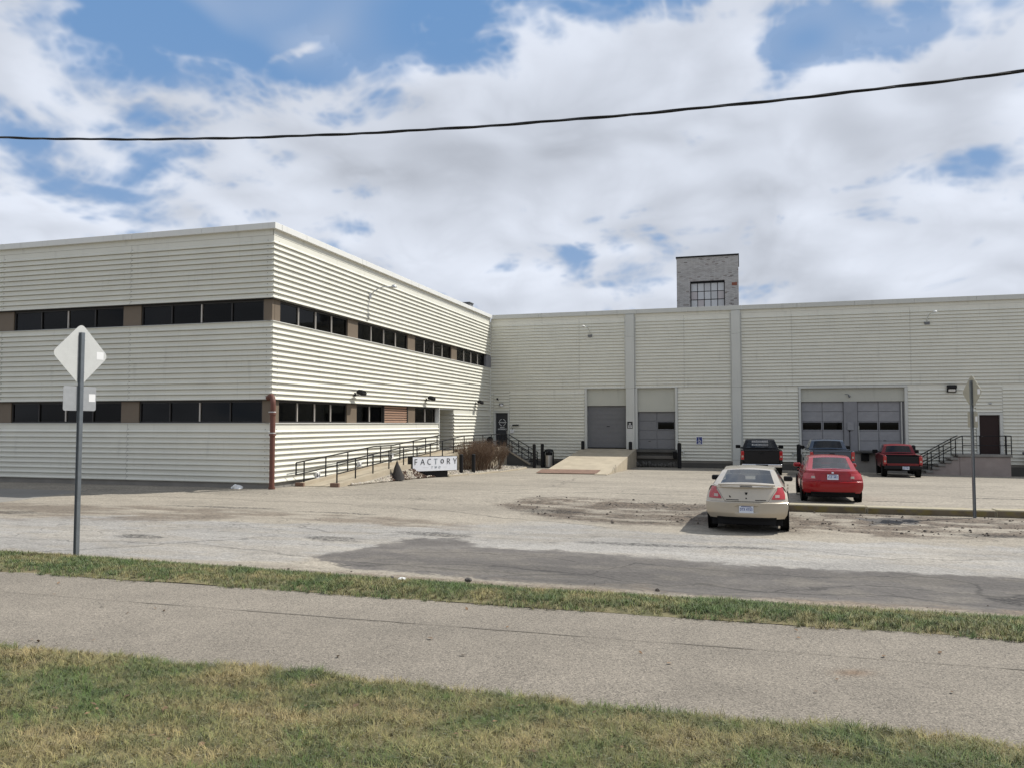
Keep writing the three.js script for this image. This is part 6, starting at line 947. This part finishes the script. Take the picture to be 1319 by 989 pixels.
// ---------- pickup trucks ----------
function pickup(P) {
  const o = thing(P.name, P.label, 'pickup truck', [P.x, P.y, P.z], P.turn), W = P.W, bt = P.bedTop, bl = P.bedLen;
  for (const s of [-1, 1]) { obj('bed_side', [RB(s > 0 ? W - 0.13 : -W, s > 0 ? W : -W + 0.13, 0.56, bt, -bl, -0.02, 0.045, 2)], P.paint, o);
    const tl = obj('tail_light', [RB(s > 0 ? W - 0.15 : -W - 0.004, s > 0 ? W + 0.004 : -W + 0.15, bt - P.lampH - 0.06, bt - 0.06, -0.14, 0.012, 0.03, 2)], M.tailRed, o); obj('reverse_lamp', [RB(s > 0 ? W - 0.12 : -W + 0.03, s > 0 ? W - 0.03 : -W + 0.12, bt - P.lampH * 0.72 - 0.06, bt - P.lampH * 0.5 - 0.06, 0.0, 0.018, 0.006)], P.lampMat ?? M.tailClear, tl); }
  obj('bed_floor', [B(-W + 0.13, W - 0.13, 0.7, 0.76, -bl, -0.06)], M.plastic, o); obj('bed_front', [RB(-W + 0.02, W - 0.02, 0.6, bt - 0.02, -bl - 0.05, -bl + 0.0)], P.paint, o);
  if (P.gate) { const tg = obj('tailgate', [RB(-W + 0.155, W - 0.155, 0.62, bt - 0.005, -0.075, 0.0, 0.02, 2), RB(-W + 0.155, W - 0.155, bt - 0.07, bt, -0.09, 0.02, 0.02, 2)], P.gate, o); obj('tailgate_handle', [RB(-0.11, 0.11, bt - 0.2, bt - 0.12, -0.01, 0.018, 0.01)], M.plastic, tg); }
  obj('bumper', [RB(-W * 0.97, W * 0.97, 0.44, 0.60, -0.06, 0.12, 0.035, 2)], P.bumper, o); obj('tow_hitch', [RB(-0.06, 0.06, 0.36, 0.44, -0.1, 0.16)], M.blackSteel, o);
  obj('underbody', [B(-W * 0.8, W * 0.8, 0.34, 0.58, -P.L + 0.4, -0.15)], M.plastic, o);
  obj('cab', [RB(-W, W, 0.42, P.belt, -bl - P.cabLen, -bl - 0.06, 0.06, 2)], P.paint, o); obj('bonnet', [RB(-W * 0.98, W * 0.98, 0.42, P.belt - 0.06, -P.L, -bl - P.cabLen + 0.03, 0.1, 3)], P.paint, o);
  const z0 = bl + 0.1, c = P.cabLen, y0 = P.belt - 0.02, yr = P.H - 0.035, h = P.roofW, st = [{ s: z0, hb: W * 0.93, yb: y0, hr: W * 0.9, yr: y0 + 0.03 }, { s: z0 + 0.02, hb: W * 0.93, yb: y0, hr: W * 0.885, yr: y0 + 0.07 }, { s: z0 + 0.16, hb: W * 0.93, yb: y0, hr: h * 1.03, yr: yr - 0.07 }, { s: z0 + 0.24, hb: W * 0.93, yb: y0, hr: h, yr: yr - 0.01 }, { s: z0 + 0.34, hb: W * 0.93, yb: y0, hr: h, yr: yr }, { s: z0 + c * 0.45, hb: W * 0.93, yb: y0, hr: h, yr: yr + 0.01 }, { s: z0 + c * 0.5, hb: W * 0.93, yb: y0, hr: h, yr: yr + 0.01 }, { s: z0 + c * 0.68, hb: W * 0.93, yb: y0, hr: h, yr: yr - 0.02 }, { s: z0 + c * 0.72, hb: W * 0.93, yb: y0, hr: h, yr: yr - 0.03 }, { s: z0 + c * 0.97, hb: W * 0.9, yb: y0, hr: W * 0.86, yr: y0 + 0.02 }];
  cabin(o, st, (i, j, face, k, m) => face === 'top' ? (k >= 1 && k < m - 1 && i === 1 ? 'rear_window' : k >= 1 && k < m - 1 && i === 8 ? 'windscreen' : null) : k === 1 && (i === 4 || i === 6 || i === 7) ? 'side_window' : null, P.paint, P.glass);
  seats(o, -z0 - 0.75, null, P.belt - 0.08, 0.6, M.seat, false); obj('cabin_floor', [B(-W * 0.8, W * 0.8, P.belt + 0.001, P.belt + 0.012, -z0 - c * 0.9, -z0 - 0.1)], M.plastic, o);
  for (const s of [-1, 1]) for (const z of [-P.axle, -P.axle - P.wb]) { obj('wheel_arch', [new THREE.CylinderGeometry(P.r + 0.07, P.r + 0.07, 0.012, 26).rotateZ(Math.PI / 2).translate(s * (W + 0.001), P.r + 0.02, z)], M.plastic, o); wheel(o, s * (W - 0.11), z, P.r, 0.25, s); }
  for (const s of [-1, 1]) obj('door_mirror', [RB(s * (W + 0.12) - 0.13, s * (W + 0.12) + 0.13, P.belt - 0.02, P.belt + 0.16, -z0 - c * 0.74, -z0 - c * 0.66, 0.04, 2), bar(V(s * (W - 0.08), P.belt + 0.03, -z0 - c * 0.7), V(s * (W + 0.05), P.belt + 0.05, -z0 - c * 0.7), 0.025)], M.plastic, o);
  return o;
}
{
  const b = pickup({ name: 'black_pickup_truck', label: 'black pickup truck with white lettering on its rear window', x: 17.02, y: gy(17, 7.2) + 0.004, z: 8.3, turn: 0.01, W: 1.0, L: 5.6, H: 1.82, roofW: 0.72, bedTop: 1.30, bedLen: 2.0, cabLen: 2.2, belt: 1.30, lampH: 0.44, paint: M.blackCarPaint, gate: M.blackCarPaint, bumper: M.chrome, glass: M.truckGlass, axle: 1.15, wb: 3.3, r: 0.38 });
  const lr = rng(90), rowsOf = []; for (const [y, n, hh] of [[1.61, 8, 0.12], [1.45, 9, 0.10]]) for (let k = 0; k < n; k++) { const x = -0.42 + k * 0.84 / n; rowsOf.push([x, y, 0.84 / n * 0.82, hh]); }
  // block lettering too small to read, following the pane
  const at = (y) => -(2.1 + 0.02 + 0.14 * clamp((y - 1.35) / 0.38)) + 0.012; const g = rowsOf.map(([x, y, w, hh]) => { const q = [B(x, x + w * 0.28, y, y + hh, at(y) - 0.002, at(y) + 0.002), B(x + w * 0.6, x + w * 0.9, y, y + hh, at(y) - 0.002, at(y) + 0.002), B(x, x + w * 0.9, y + hh * (lr() < 0.5 ? 0.4 : 0.75), y + hh * (lr() < 0.5 ? 0.62 : 0.98), at(y) - 0.002, at(y) + 0.003)]; return q; }).flat(); obj('window_lettering', g, M.inkFaint, b);
  obj('bumper_step', [RB(-0.3, 0.3, 0.50, 0.58, 0.1, 0.135)], M.blackPaint, b);
  pickup({ name: 'blue_pickup_truck', label: 'dark blue grey pickup truck parked beyond the red saloon', x: 20.24, y: gy(20.3, 8) + 0.004, z: 9.2, turn: 0.0, W: 1.0, L: 5.6, H: 1.83, roofW: 0.74, bedTop: 1.32, bedLen: 1.95, cabLen: 2.2, belt: 1.32, lampH: 0.42, paint: M.bluePaint, gate: M.bluePaint, bumper: M.chrome, glass: M.truckGlass, axle: 1.15, wb: 3.3, r: 0.38 });
  const r = pickup({ name: 'red_pickup_truck', label: 'small dark red pickup truck with its tailgate down in front of the dock', x: 23.72, y: gy(23.7, 6) + 0.004, z: 7.0, turn: -0.07, W: 0.875, L: 4.9, H: 1.62, roofW: 0.64, bedTop: 1.12, bedLen: 1.85, cabLen: 1.9, belt: 1.14, lampH: 0.40, paint: M.darkRedPaint, gate: null, bumper: M.blackPaint, glass: M.truckGlass, axle: 1.0, wb: 2.85, r: 0.34, lampMat: M.tailClear });
  obj('rear_panel', [RB(-0.72, 0.72, 0.60, 0.72, -0.06, 0.0, 0.012)], M.darkRedPaint, r); obj('bed_liner', [B(-0.745, -0.74, 0.76, 1.1, -1.84, -0.06), B(0.74, 0.745, 0.76, 1.1, -1.84, -0.06), B(-0.74, 0.74, 0.76, 1.08, -1.84, -1.83)], M.plastic, r); obj('bed_net', [RB(-0.72, 0.72, 0.72, 1.05, -0.05, -0.035, 0.005)], M.blackPaint, r);
  plate(r, 'BKG 2047', 0.12, 0.50, 0.128);
}
renderer.render(scene, camera);
